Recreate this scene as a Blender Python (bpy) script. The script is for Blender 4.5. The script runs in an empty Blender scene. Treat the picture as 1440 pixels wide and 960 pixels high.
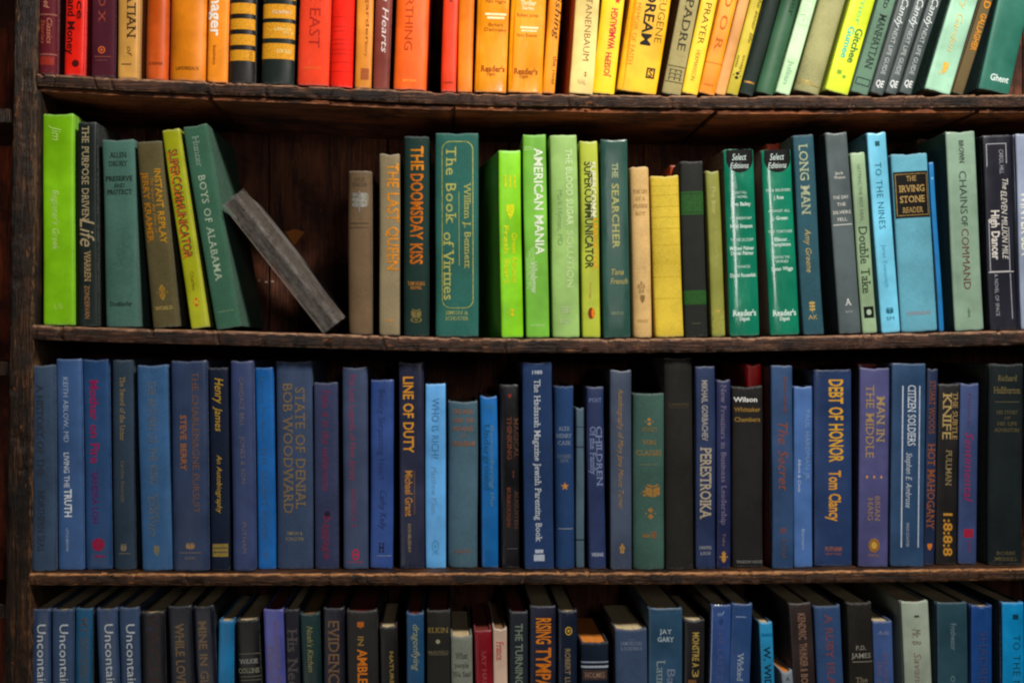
import bpy, bmesh, math, random
from mathutils import Vector, noise
from math import radians, cos, sin, atan, pi

sc = bpy.context.scene
col = sc.collection
# ---------------------------------------------------------------- measures
K0 = 0.00085            # metres per unit of the measuring grid on the plane of the shelf fronts
D = 1.33                # camera to the shelf fronts
VX, VY = 632.0, 490.0   # where the lines into depth meet, in the measuring grid
DEPTH = 0.205           # inner depth of the bookcase

def wx(px, y=0.0): return (px - VX) * K0 * (D + y) / D
def wz(py, y=0.0): return (VY - py) * K0 * (D + y) / D

# ---------------------------------------------------------------- camera
cd = bpy.data.cameras.new('camera')
cam = bpy.data.objects.new('camera', cd)
col.objects.link(cam)
cam.location = (0, -D, 0)
cam.rotation_euler = (radians(90), 0, 0)
cd.sensor_width = 36.0
cd.lens = 36.0 * D / (1440 * K0)
cd.shift_x = (720 - VX) / 1440
cd.shift_y = (VY - 480) / 1440
cd.clip_start = 0.05
cd.clip_end = 50
sc.camera = cam

# ---------------------------------------------------------------- light
world = bpy.data.worlds.new('World')
sc.world = world
world.use_nodes = True
bg = world.node_tree.nodes['Background']
bg.inputs[0].default_value = (0.80, 0.88, 1.0, 1)
bg.inputs[1].default_value = 0.018

def area(name, loc, target, w, h, power, color):
    ld = bpy.data.lights.new(name, 'AREA')
    ld.shape = 'RECTANGLE'; ld.size = w; ld.size_y = h
    ld.energy = power; ld.color = color
    o = bpy.data.objects.new(name, ld)
    col.objects.link(o)
    o.location = loc
    o.rotation_euler = (Vector(target) - Vector(loc)).to_track_quat('-Z', 'Y').to_euler()
    return o
area('ceiling_lamp', (0.68, -1.15, 1.34), (0.0, 0.0, 0.15), 0.32, 0.28, 49, (1.0, 0.95, 0.87))
area('streak_light', (0.50, -2.6, 0.45), (0.1, 0, 0), 0.24, 0.60, 6.5, (1.0, 0.97, 0.93))  # strip lamp added for streaks on glossy spines; no window is known there
area('low_fill_lamp', (-0.8, -2.0, -0.9), (0, 0, 0.1), 1.0, 0.7, 4.2, (1.0, 0.95, 0.88))

sc.view_settings.view_transform = 'Standard'
sc.view_settings.look = 'None'
sc.view_settings.exposure = 0.0
sc.view_settings.gamma = 1.0
sc.view_settings.use_curve_mapping = False
sc.cycles.filter_width = 2.2

# ---------------------------------------------------------------- helpers
def lin(c):
    out = []
    for v in c:
        v = max(0, min(255, v)) / 255.0
        out.append(v / 12.92 if v <= 0.04045 else ((v + 0.055) / 1.055) ** 2.4)
    return (out[0], out[1], out[2], 1.0)

def link(name, me, mat=None, parent=None, loc=None):
    o = bpy.data.objects.new(name, me)
    col.objects.link(o)
    if mat is not None: me.materials.append(mat)
    if parent is not None: o.parent = parent
    if loc is not None: o.location = loc
    return o

def mesh(name, V, F, smooth=False, wear=None):
    me = bpy.data.meshes.new(name)
    me.from_pydata(V, [], F)
    if smooth:
        me.polygons.foreach_set('use_smooth', [True] * len(me.polygons))
    if wear is not None:
        at = me.attributes.new('wear', 'FLOAT', 'POINT')
        at.data.foreach_set('value', wear)
    me.update()
    return me

def nd(nt, t, **kw):
    n = nt.nodes.new(t)
    for k, v in kw.items(): setattr(n, k, v)
    return n

def ramp(nt, fac, stops, interp='LINEAR'):
    r = nd(nt, 'ShaderNodeValToRGB')
    r.color_ramp.interpolation = interp
    e = r.color_ramp.elements
    while len(e) < len(stops): e.new(0.5)
    for el, (p, c) in zip(e, stops):
        el.position = p; el.color = c
    nt.links.new(fac, r.inputs[0])
    return r.outputs[0]

def mixc(nt, fac, a, b, mode='MIX'):
    m = nd(nt, 'ShaderNodeMix', data_type='RGBA', blend_type=mode)
    for s, v in ((0, fac), (6, a), (7, b)):
        if isinstance(v, (int, float)): m.inputs[s].default_value = v
        elif isinstance(v, tuple): m.inputs[s].default_value = v
        else: nt.links.new(v, m.inputs[s])
    return m.outputs[2]

def noise_tex(nt, vec, scale, detail=4, rough=0.55, mapping=None):
    if mapping:
        mp = nd(nt, 'ShaderNodeMapping')
        mp.inputs['Scale'].default_value = mapping
        nt.links.new(vec, mp.inputs[0]); vec = mp.outputs[0]
    n = nd(nt, 'ShaderNodeTexNoise')
    n.inputs['Scale'].default_value = scale
    n.inputs['Detail'].default_value = detail
    n.inputs['Roughness'].default_value = rough
    nt.links.new(vec, n.inputs['Vector'])
    return n.outputs['Fac']

def rampf(nt, fac, a, b):
    m = nd(nt, 'ShaderNodeMapRange')
    m.inputs[1].default_value = a; m.inputs[2].default_value = b
    nt.links.new(fac, m.inputs[0])
    return m.outputs[0]

def math_(nt, op, a, b):
    m = nd(nt, 'ShaderNodeMath', operation=op)
    for i, v in enumerate((a, b)):
        if isinstance(v, (int, float)): m.inputs[i].default_value = v
        else: nt.links.new(v, m.inputs[i])
    return m.outputs[0]

def new_mat(name):
    m = bpy.data.materials.new(name)
    m.use_nodes = True
    nt = m.node_tree
    return m, nt, nt.nodes['Principled BSDF']

def scale_c(c, f): return (min(1, c[0] * f), min(1, c[1] * f), min(1, c[2] * f), 1)

def book_mat(c, kind, seed):
    """cloth / jacket / plastic covering, with fade, scuffs and rubbed edges"""
    m, nt, p = new_mat('cover_' + kind)
    base = lin(c)
    tc = nd(nt, 'ShaderNodeTexCoord')
    mp = nd(nt, 'ShaderNodeMapping')
    mp.inputs['Location'].default_value = (seed * 1.7, seed * 0.9, seed * 2.3)
    nt.links.new(tc.outputs['Object'], mp.inputs[0])
    v = mp.outputs[0]
    broad = noise_tex(nt, v, 16, 3)
    fine = noise_tex(nt, v, 260, 4, 0.7)
    g = (base[0] + base[1] + base[2]) / 3
    pale = tuple(min(1, b * 0.85 + g * 0.12 + 0.008) * 1.15 for b in base[:3]) + (1,)
    dark = tuple(b * 0.68 for b in base[:3]) + (1,)
    mott = noise_tex(nt, v, 70, 5, 0.65)
    cc = mixc(nt, rampf(nt, broad, 0.32, 0.64), dark, scale_c(base, 1.08))
    cc = mixc(nt, math_(nt, 'MULTIPLY', rampf(nt, mott, 0.50, 0.70), 0.42), cc, dark)
    fd = noise_tex(nt, v, 1, 3, 0.6, (30, 30, 9))
    cc = mixc(nt, math_(nt, 'MULTIPLY', rampf(nt, fd, 0.56, 0.72), 0.45), cc, pale)
    if kind == 'cloth':
        th = noise_tex(nt, v, 1, 3, 0.6, (330, 330, 1050))
        cc = mixc(nt, rampf(nt, th, 0.30, 0.70), cc, scale_c(base, 1.25)) if False else mixc(nt, math_(nt, 'MULTIPLY', rampf(nt, th, 0.38, 0.72), 0.42), cc, scale_c(base, 1.5))
        cc = mixc(nt, math_(nt, 'MULTIPLY', rampf(nt, fine, 0.55, 0.75), 0.25), cc, dark)
    else:
        cc = mixc(nt, math_(nt, 'MULTIPLY', rampf(nt, fine, 0.58, 0.78), 0.16), cc, pale)
    # stray scuffs running along the spine
    sc_n = noise_tex(nt, v, 1, 5, 0.75, (240, 240, 42))
    cc = mixc(nt, math_(nt, 'MULTIPLY', rampf(nt, sc_n, 0.63, 0.72), 0.5), cc, pale)
    # rubbed edges
    at = nd(nt, 'ShaderNodeAttribute', attribute_name='wear')
    wn = noise_tex(nt, v, 330, 5, 0.7)
    wm = rampf(nt, math_(nt, 'ADD', math_(nt, 'MULTIPLY', at.outputs['Fac'], 0.55), wn), 0.68, 0.90)
    rub = tuple(min(1, b * 0.75 + 0.16 * (0.35 + g)) for b in base[:3]) + (1,)
    cc = mixc(nt, math_(nt, 'MULTIPLY', wm, 0.75), cc, rub)
    nt.links.new(cc, p.inputs['Base Color'])
    jr = 0.20 + 0.22 * ((seed * 7.31) % 1.0)
    rr = {'cloth': (0.55, 0.80), 'jacket': (jr, jr + 0.18), 'plastic': (0.16, 0.32)}[kind]
    mr = nd(nt, 'ShaderNodeMapRange')
    mr.inputs[1].default_value = 0.3; mr.inputs[2].default_value = 0.7
    mr.inputs[3].default_value = rr[0]; mr.inputs[4].default_value = rr[1]
    nt.links.new(broad, mr.inputs[0])
    nt.links.new(mr.outputs[0], p.inputs['Roughness'])
    p.inputs['Specular IOR Level'].default_value = {'cloth': 0.12, 'jacket': 0.30, 'plastic': 0.5}[kind]
    if kind == 'plastic':
        p.inputs['Coat Weight'].default_value = 0.8
        p.inputs['Coat Roughness'].default_value = 0.10
    bp = nd(nt, 'ShaderNodeBump')
    if kind == 'cloth':
        h = math_(nt, 'ADD', th, math_(nt, 'MULTIPLY', wn, 0.6))
        bp.inputs['Strength'].default_value = 0.35; bp.inputs['Distance'].default_value = 0.0006
    else:
        h = noise_tex(nt, v, 1, 3, 0.5, (60, 60, 22))
        bp.inputs['Strength'].default_value = 0.5 if kind == 'plastic' else 0.3
        bp.inputs['Distance'].default_value = 0.0022 if kind == 'plastic' else 0.0014
    nt.links.new(h, bp.inputs['Height'])
    nt.links.new(bp.outputs[0], p.inputs['Normal'])
    return m

_ink = {}
def ink(c, foil=False):
    key = (tuple(c), foil)
    if key in _ink: return _ink[key]
    m, nt, p = new_mat('foil' if foil else 'ink')
    b = lin(c)
    tc = nd(nt, 'ShaderNodeTexCoord')
    n = noise_tex(nt, tc.outputs['Object'], 420, 4, 0.7)
    cc = mixc(nt, rampf(nt, n, 0.42, 0.72), b, scale_c(b, 0.30 if foil else 0.55))
    nt.links.new(cc, p.inputs['Base Color'])
    p.inputs['Roughness'].default_value = 0.42 if foil else 0.6
    p.inputs['Metallic'].default_value = 0.35 if foil else 0.0
    p.inputs['Specular IOR Level'].default_value = 0.14
    _ink[key] = m
    return m

def paper_mat(c, name='page_paper'):
    m, nt, p = new_mat(name)
    b = lin(c)
    tc = nd(nt, 'ShaderNodeTexCoord')
    l = noise_tex(nt, tc.outputs['Object'], 1, 3, 0.6, (3200, 12, 12))
    s = noise_tex(nt, tc.outputs['Object'], 45, 4)
    cc = mixc(nt, rampf(nt, l, 0.35, 0.65), scale_c(b, 0.55), b)
    cc = mixc(nt, math_(nt, 'MULTIPLY', rampf(nt, s, 0.45, 0.75), 0.5), cc, scale_c((b[0], b[1] * 0.8, b[2] * 0.6), 0.6))
    nt.links.new(cc, p.inputs['Base Color'])
    p.inputs['Roughness'].default_value = 0.85
    bp = nd(nt, 'ShaderNodeBump'); bp.inputs['Strength'].default_value = 0.5; bp.inputs['Distance'].default_value = 0.0004
    nt.links.new(l, bp.inputs['Height']); nt.links.new(bp.outputs[0], p.inputs['Normal'])
    return m
PAPER = {'cream': paper_mat((222, 200, 158)), 'white': paper_mat((225, 220, 208)),
         'brown': paper_mat((150, 112, 74)), 'orange': paper_mat((235, 140, 45)), 'red': paper_mat((120, 40, 25))}  # red: bottom-row page tops, their shadow put into the paper colour

def wood_mat(name, deep, mid, light, axis='x', gloss=0.42, seed=0.0, rub=(0.34, 0.20, 0.12), k=1.0):
    m, nt, p = new_mat(name)
    tc = nd(nt, 'ShaderNodeTexCoord')
    mp = nd(nt, 'ShaderNodeMapping'); mp.inputs['Location'].default_value = (seed, seed * 2, seed * 3)
    nt.links.new(tc.outputs['Object'], mp.inputs[0]); v = mp.outputs[0]
    st = (7, 90, 90) if axis == 'x' else (90, 90, 7)
    st2 = (22, 420, 420) if axis == 'x' else (420, 420, 22)
    g1 = noise_tex(nt, v, 1, 6, 0.65, st)
    g2 = noise_tex(nt, v, 1, 5, 0.7, st2)
    bl = noise_tex(nt, v, 14, 5, 0.6)
    cc = mixc(nt, rampf(nt, g1, 0.35, 0.68), deep, mid)
    cc = mixc(nt, math_(nt, 'MULTIPLY', rampf(nt, g2, 0.50, 0.72), 0.8), cc, light)
    cc = mixc(nt, math_(nt, 'MULTIPLY', rampf(nt, bl, 0.46, 0.60), 0.9), cc, deep)
    at = nd(nt, 'ShaderNodeAttribute', attribute_name='wear')
    wn = noise_tex(nt, v, 1, 5, 0.75, tuple(q * 1.2 for q in ((60, 300, 300) if axis == 'x' else (300, 300, 60))))
    wm = rampf(nt, math_(nt, 'ADD', math_(nt, 'MULTIPLY', at.outputs['Fac'], 0.5), wn), 0.74, 1.0)
    cc = mixc(nt, wm, cc, rub + (1,))
    # little spots of bare orange wood
    sp = noise_tex(nt, v, 1, 3, 0.6, (38, 160, 160) if axis == 'x' else (160, 160, 38))
    cc = mixc(nt, math_(nt, 'MULTIPLY', rampf(nt, sp, 0.66, 0.72), 0.8), cc, (0.30 * k, 0.10 * k, 0.022 * k, 1))
    nt.links.new(cc, p.inputs['Base Color'])
    mr = nd(nt, 'ShaderNodeMapRange'); mr.inputs[3].default_value = gloss; mr.inputs[4].default_value = gloss + 0.3
    nt.links.new(bl, mr.inputs[0]); nt.links.new(mr.outputs[0], p.inputs['Roughness'])
    p.inputs['Specular IOR Level'].default_value = 0.3
    bp = nd(nt, 'ShaderNodeBump'); bp.inputs['Strength'].default_value = 1.0; bp.inputs['Distance'].default_value = 0.0026
    nt.links.new(math_(nt, 'ADD', g2, math_(nt, 'MULTIPLY', bl, 0.8)), bp.inputs['Height'])
    nt.links.new(bp.outputs[0], p.inputs['Normal'])
    return m

WOOD_EDGE = wood_mat('dark_stained_wood_edge', (0.008, 0.004, 0.0025, 1), (0.062, 0.023, 0.012, 1), (0.20, 0.082, 0.042, 1), rub=(0.40, 0.22, 0.13), gloss=.28)
WOOD_LOW = wood_mat('dark_stained_wood_edge_lower', (0.009, 0.004, 0.002, 1), (0.068, 0.026, 0.010, 1), (0.24, 0.095, 0.034, 1), seed=4.0, rub=(0.50, 0.23, 0.09), gloss=.28)
WOOD_UNDER = wood_mat('red_brown_wood', (0.018, 0.007, 0.004, 1), (0.26, 0.070, 0.020, 1), (0.50, 0.16, 0.045, 1), seed=9.0, rub=(0.5, 0.18, 0.06))
WOOD_POST = wood_mat('rough_post_wood', (0.005, 0.003, 0.0018, 1), (0.026, 0.011, 0.005, 1), (0.17, 0.070, 0.026, 1), axis='z', seed=2.0, rub=(0.28, 0.14, 0.06), gloss=.30)
WOOD_BACK = wood_mat('back_board_wood', (0.034, 0.011, 0.006, 1), (0.19, 0.056, 0.024, 1), (0.32, 0.10, 0.043, 1), axis='z', seed=6.0, gloss=0.45, rub=(0.3, 0.11, 0.05), k=1.0)
WOOD_RED = wood_mat('red_stained_panel_wood', (0.04, 0.008, 0.003, 1), (0.34, 0.050, 0.010, 1), (0.5, 0.09, 0.02, 1), axis='z', seed=11.0, gloss=0.5, rub=(0.5, 0.10, 0.04), k=0.6)

# ---------------------------------------------------------------- shelves
LINES = {   # the sagging upper front edge of every shelf
    0: [(-60, -262), (1600, -258)],
    1: [(40, 102), (160, 109), (300, 115), (430, 119.5), (560, 126), (700, 130.5), (850, 132.5), (1000, 134), (1300, 133.5), (1600, 131)],
    2: [(40, 456), (170, 461), (300, 464), (420, 468), (560, 472), (700, 475), (850, 475.5), (1000, 474.5), (1150, 471.5), (1300, 467.5), (1600, 460)],
    3: [(30, 805), (300, 806), (600, 805), (760, 804), (900, 804.5), (1100, 803), (1300, 800), (1600, 796)],
    4: [(30, 1146), (800, 1148), (1600, 1140)]}
def shelf_py(row, px):
    L = LINES[row]
    if px <= L[0][0]: return L[0][1]
    for (a, ya), (b, yb) in zip(L, L[1:]):
        if px <= b:
            t = (px - a) / (b - a); return ya + (yb - ya) * t
    return L[-1][1]
def shelf_z(row, x):              # x in metres
    return wz(shelf_py(row, x / K0 + VX))
THICK = {0: 20, 1: 18, 2: 21, 3: 18, 4: 20}

def make_shelf(row, x0, x1, parent, mat):
    rnd = random.Random(row * 7 + 3)
    t = THICK[row] * K0
    n = int((x1 - x0) / (1.5 * K0))
    chips = [(rnd.uniform(x0, x1), rnd.uniform(0.002, 0.012), rnd.uniform(0.0012, 0.0052), rnd.random()) for _ in range(46)]
    cuts = [(rnd.uniform(x0, x1), rnd.uniform(0.0012, 0.0022), rnd.uniform(-0.5, 0.5)) for _ in range(20)]
    # profile: distance behind the front, height below the top, chip weight, wear
    prof = [(0.030, 0, 0, 0), (0.012, 0, .1, .1), (0.0045, .0002, .5, .35), (0.0012, .0009, 1, .9), (0.0, .0026, .9, .7), (-.0003, t * .33, .35, .1),
            (0.0, t * .55, .3, 0), (0.0002, t - .0035, .5, .2), (0.0010, t - .001, .9, .75), (0.004, t, .5, .3), (0.03, t, 0, 0)]
    V, F, W = [], [], []
    for i in range(n + 1):
        x = x0 + (x1 - x0) * i / n
        z = shelf_z(row, x)
        wob = noise.noise(Vector((x * 9, row * 5.1, 0))) * 0.0018 + noise.noise(Vector((x * 60, row, 3))) * 0.0010
        for j, (py, pz, cw, we) in enumerate(prof):
            q = noise.noise(Vector((x * 130, pz * 300 + row * 9, 1.5)))
            dy = wob + q * 0.0008 * (cw + .3)
            for cx, cl, cdp, up in chips:
                u = abs(x - cx) / cl
                if u < 1:
                    side = (1 if (up < .6) == (j <= 5) else .15)
                    dy += cdp * (1 - u * u) * cw * side
            for cx, cl, sl in cuts:
                u = abs(x - cx - sl * pz) / cl
                if u < 1 and 3 <= j <= 8: dy += 0.0025 * (1 - u)
            V.append((x, py + dy, z - pz - (dy * 0.5 if j in (2, 3) else 0) + q * 0.0009 * cw))
            W.append(max(0, min(1, we + (0.5 if dy > .0028 else 0))))
    m = len(prof)
    for i in range(n):
        for j in range(m - 1):
            a = i * m + j
            F.append((a, a + m, a + m + 1, a + 1))
    edge = link('front_edging', mesh('front_edging', V, F, True, W), mat)
    # the board behind the edging
    V, F = [], []
    nb = 60
    for i in range(nb + 1):
        x = x0 + (x1 - x0) * i / nb; z = shelf_z(row, x)
        V += [(x, .028, z), (x, DEPTH, z), (x, DEPTH, z - t + .0005), (x, .028, z - t + .0005)]
    for i in range(nb):
        a = i * 4
        for j in range(4): F.append((a + j, a + (j + 1) % 4, a + 4 + (j + 1) % 4, a + 4 + j))
    F += [(0, 3, 2, 1), (nb * 4, nb * 4 + 1, nb * 4 + 2, nb * 4 + 3)]
    sh = link('shelf', mesh('shelf', V, F), mat, parent)
    edge.parent = sh
    return sh

def cbox(x0, x1, y0, y1, z0, z1, c=0.0005):
    """box with chamfered edges"""
    V, F = [], []
    bm = bmesh.new()
    vs = [bm.verts.new(p) for p in ((x0, y0, z0), (x1, y0, z0), (x1, y1, z0), (x0, y1, z0), (x0, y0, z1), (x1, y0, z1), (x1, y1, z1), (x0, y1, z1))]
    for f in ((3, 2, 1, 0), (4, 5, 6, 7), (0, 1, 5, 4), (1, 2, 6, 5), (2, 3, 7, 6), (3, 0, 4, 7)): bm.faces.new([vs[i] for i in f])
    if c > 0: bmesh.ops.bevel(bm, geom=bm.edges[:], offset=c, segments=1, affect='EDGES')
    V = [tuple(v.co) for v in bm.verts]; bm.verts.index_update()
    F = [tuple(v.index for v in f.verts) for f in bm.faces]
    bm.free()
    return V, F

case = bpy.data.objects.new('bookcase', None); col.objects.link(case)
case.location = (wx(50), 0.02, wz(1200))
case['label'] = 'old dark stained wooden bookcase with worn sagging shelves behind all the books'
case['category'] = 'bookcase'
case_inv = Vector(case.location)
bpy.context.view_layer.update()
XL, XR = wx(40), wx(1600)
made = []
for r in range(5):
    made.append(make_shelf(r, XL if r != 1 else wx(52), XR, case, WOOD_LOW if r >= 3 else WOOD_EDGE))
# planks that close the underside of each shelf seen from below, butted along its length
seams = [52, 298, 462, 640, 822, 1010, 1196, 1380, 1600]
for i, (a, b) in enumerate(zip(seams, seams[1:])):
    V, F, W = [], [], []
    t = THICK[1] * K0
    n = 10
    g = 0.0006
    xa, xb = wx(a) + g, wx(b) - g
    drop = 0.0006 * (i % 3)
    for k in range(n + 1):
        x = xa + (xb - xa) * k / n; z = shelf_z(1, x) - t - drop - .0006
        sk = 0.010 * ((i % 2) * 2 - 1) * 0.6 * (k == n)
        V += [(x, .006, z), (x + sk, .006, z - .0042), (x + sk, DEPTH, z - .0050), (x, DEPTH, z)]
        W += [0, .6, 0, 0]
    for k in range(n):
        a4 = k * 4
        for j in range(4): F.append((a4 + j, a4 + 4 + j, a4 + 4 + (j + 1) % 4, a4 + (j + 1) % 4))
    F += [(0, 1, 2, 3), (n * 4 + 3, n * 4 + 2, n * 4 + 1, n * 4)]
    o = link('plank', mesh('plank', V, F, False, W), WOOD_UNDER, made[1])
# side posts: rough sawn uprights
def post(cx_top, cx_bot, wtop, wbot, y0, y1, name, parent, mat, seed, zt=-300, zb=1180):
    V, F, W = [], [], []
    n = 420
    rnd = random.Random(seed)
    knots = [(rnd.uniform(zt, zb), rnd.uniform(.2, .8), rnd.uniform(5, 15)) for _ in range(14)]
    us = (0, .04, .12, .3, .5, .7, .88, .96, 1)
    for i in range(n + 1):
        py = zt + (zb - zt) * i / n
        t = py / 960.0
        cx = cx_top + (cx_bot - cx_top) * t
        w = wtop + (wbot - wtop) * t
        ring = []
        for u in us:
            e = abs(u - .5) * 2
            nz = noise.noise(Vector((u * 4 + seed, py * .02, 0))) * .0022 + noise.noise(Vector((u * 9, py * .12, seed))) * .0009
            dy = (e ** 6) * .0035 + nz
            for kp, ku, kr in knots:
                dd = ((py - kp) / kr) ** 2 + ((u - ku) * w / kr * 1.6) ** 2
                if dd < 1: dy += .003 * (1 - dd)
            x = wx(cx + (u - .5) * w) + noise.noise(Vector((py * .05, seed, u))) * .0006
            ring.append((x, y0 + dy, wz(py))); W.append(min(1, e ** 8 * .55 + max(0, nz * -90 - .12)))
        V += [(ring[0][0], y1, ring[0][2])] + ring + [(ring[-1][0], y1, ring[-1][2])]
        W.insert(len(V) - len(us) - 2, 0); W.append(0)
    m = len(us) + 2
    for i in range(n):
        for j in range(m - 1):
            a = i * m + j
            F.append((a, a + m, a + m + 1, a + 1))
    return link(name, mesh(name, V, F, True, W[:len(V)]), mat, parent)
post(36, 23, 31, 33, -.004, DEPTH, 'side_post', case, WOOD_POST, 5)
post(1618, 1622, 34, 34, -.004, DEPTH, 'side_post', case, WOOD_POST, 8)
# inner batten beside the post that carries the shelves
for (ya, yb_, xa_, xb_) in ((-250, 100, 51, 51), (125, 456, 55, 51), (479, 802, 38.5, 37.5), (826, 1142, 38, 36)):
    za, zb_ = wz(ya), wz(yb_)
    A, C_ = wx(xa_), wx(xb_)
    V = [(C_ - .008, .006, zb_), (C_, .006, zb_), (C_, DEPTH, zb_), (C_ - .008, DEPTH, zb_), (A - .008, .006, za), (A, .006, za), (A, DEPTH, za), (A - .008, DEPTH, za)]
    F = [(3, 2, 1, 0), (4, 5, 6, 7), (0, 1, 5, 4), (1, 2, 6, 5), (2, 3, 7, 6), (3, 0, 4, 7)]
    link('side_panel', mesh('side_panel', V, F), WOOD_POST, case)
V, F = cbox(wx(0), wx(1620), DEPTH + .019, DEPTH + .024, wz(1230), wz(-290), .0005)
link('gap_backing', mesh('gap_backing', V, F), WOOD_BACK, case)  # backing added behind the boards to block the sky in their gaps
# back boards, upright, with a gap at every joint
bx = [30, 205, 378, 545, 716, 905, 1085, 1262, 1440, 1630]
for i, (a, b) in enumerate(zip(bx, bx[1:])):
    V, F = cbox(wx(a, DEPTH) + .0008, wx(b, DEPTH) - .0008, DEPTH + .001 + .0012 * (i % 2), DEPTH + .016, wz(1230), wz(-290), .0012)
    link('back_board', mesh('back_board', V, F), WOOD_BACK, case)
# marks on the back board in the gap: ochre three-cornered patch, short scratches
def flat(pts, y, name, mat, parent, th=.0007):
    n = len(pts)
    V = [(wx(a, y), y, wz(b, y)) for a, b in pts] + [(wx(a, y), y + th, wz(b, y)) for a, b in pts]
    F = [tuple(range(n)), tuple(range(2 * n - 1, n - 1, -1))] + [(i, i + n, (i + 1) % n + n, (i + 1) % n) for i in range(n)]
    return link(name, mesh(name, V, F), mat, parent)
PATCH = paper_mat((205, 120, 48), 'ochre_matte'); PATCH2 = paper_mat((200, 180, 160), 'pale_scratch')
flat([(401, 326), (414, 322), (428, 326), (421, 336), (414, 345), (407, 335)], DEPTH - .0002, 'ochre_patch', PATCH, case)
rs = random.Random(4)
for i, (a, b) in enumerate([(338, 395), (344, 397), (351, 399), (357, 398), (362, 394), (372, 396), (381, 395)]):
    flat([(a, b), (a + 3.5, b - 1.5 + rs.random()), (a + 4, b + 1.2), (a + 1, b + 2.2)], DEPTH - .0002, 'scratch', PATCH2, case)
# a sliver of the next bay to the left
V, F = cbox(wx(-220), wx(24), .150, .166, wz(1230), wz(-290), .001)
nb = bpy.data.objects.new('bookcase', None); col.objects.link(nb); nb.location = (wx(-60), .02, wz(1200))
nb['label'] = 'edge of a neighbouring red-brown bookcase bay at the far left'
nb['category'] = 'bookcase'
link('back_panel', mesh('back_panel', V, F), WOOD_RED, nb)
for py in (-190, 152, 508, 850):
    V, F = cbox(wx(-220), wx(22), .002, .150, wz(py + 21), wz(py), .0015)
    link('shelf', mesh('shelf', V, F), WOOD_POST, nb)
bpy.context.view_layer.update()
for root in (case, nb):
    for ch in root.children: ch.matrix_parent_inverse = root.matrix_world.inverted()

# ---------------------------------------------------------------- lettering
_fc = bpy.data.curves.new('glyph', 'FONT'); _fo = bpy.data.objects.new('glyph', _fc)
col.objects.link(_fo)
_fc.resolution_u = 2
def _conv(body, off):
    _fc.body = body; _fc.offset = off
    bpy.context.view_layer.update()
    dg = bpy.context.evaluated_depsgraph_get()
    me = bpy.data.meshes.new_from_object(_fo.evaluated_get(dg))
    vs = [(v.co.x, v.co.y) for v in me.vertices]
    fs = [tuple(p.vertices) for p in me.polygons]
    bpy.data.meshes.remove(me)
    return vs, fs
def _w(body):
    vs, _ = _conv(body, 0)
    xs = [v[0] for v in vs]
    return max(xs) - min(xs) if xs else 0
_glyph, _adv = {}, {}
_HH = _w('HH')
_cap = max(v[1] for v in _conv('H', 0)[0])
_xh = max(v[1] for v in _conv('x', 0)[0])
def glyph(c, style):
    key = (c, style)
    if key in _glyph: return _glyph[key]
    off = {'n': 0.0, 'b': 0.022, 's': 0.004, 'sb': 0.018, 'i': 0.0, 't': -0.008}[style]
    if c == ' ': vs, fs = [], []
    else:
        vs, fs = _conv(c, off)
    if c not in _adv: _adv[c] = _w('H' + c + 'H') - _HH
    if style in ('s', 'sb') and vs:
        # slab serifs where a stem meets the base line, the x height or the cap height
        th = .065
        for lv in (0.0, _xh, _cap):
            xs = sorted(v[0] for v in vs if abs(v[1] - lv) < .03)
            cl = []
            for x in xs:
                if cl and x - cl[-1][-1] < .16: cl[-1].append(x)
                else: cl.append([x])
            for g in cl:
                a, b = g[0], g[-1]
                if b - a < .02 or b - a > .24: continue
                a -= .085; b += .085
                y0, y1 = (lv - .004, lv + th) if lv == 0 else (lv - th, lv + .004)
                n = len(vs)
                vs = vs + [(a, y0), (b, y0), (b, y1), (a, y1)]
                fs = fs + [(n, n + 1, n + 2, n + 3)]
    if style == 'i': vs = [(x + y * .28, y) for x, y in vs]
    _glyph[key] = (vs, fs)
    return _glyph[key]

def layout(text, style, spacing=1.0):
    V, F, x = [], [], 0.0
    for ch in text:
        vs, fs = glyph(ch, style)
        n = len(V)
        V += [(vx + x, vy) for vx, vy in vs]
        F += [tuple(i + n for i in f) for f in fs]
        x += _adv[ch] * spacing + (0.0 if ch != ' ' else .05)
    xs = [v[0] for v in V]
    lo, hi = min(xs), max(xs)
    return [(vx - lo, vy - _cap / 2) for vx, vy in V], F, hi - lo

# ---------------------------------------------------------------- one book
class Book:
    """a bound book standing on its tail: origin at the foot of the spine, x across the spine, y into the shelf"""
    def __init__(s, w, h, dep, b, p, seed):
        s.w, s.h, s.dep, s.b, s.p, s.seed = w, h, dep, b, p, seed
    def face(s, x):
        u = min(1, abs(x) / (s.w / 2))
        return s.b * (1 - (1 - u ** s.p) ** (1 / s.p))

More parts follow.
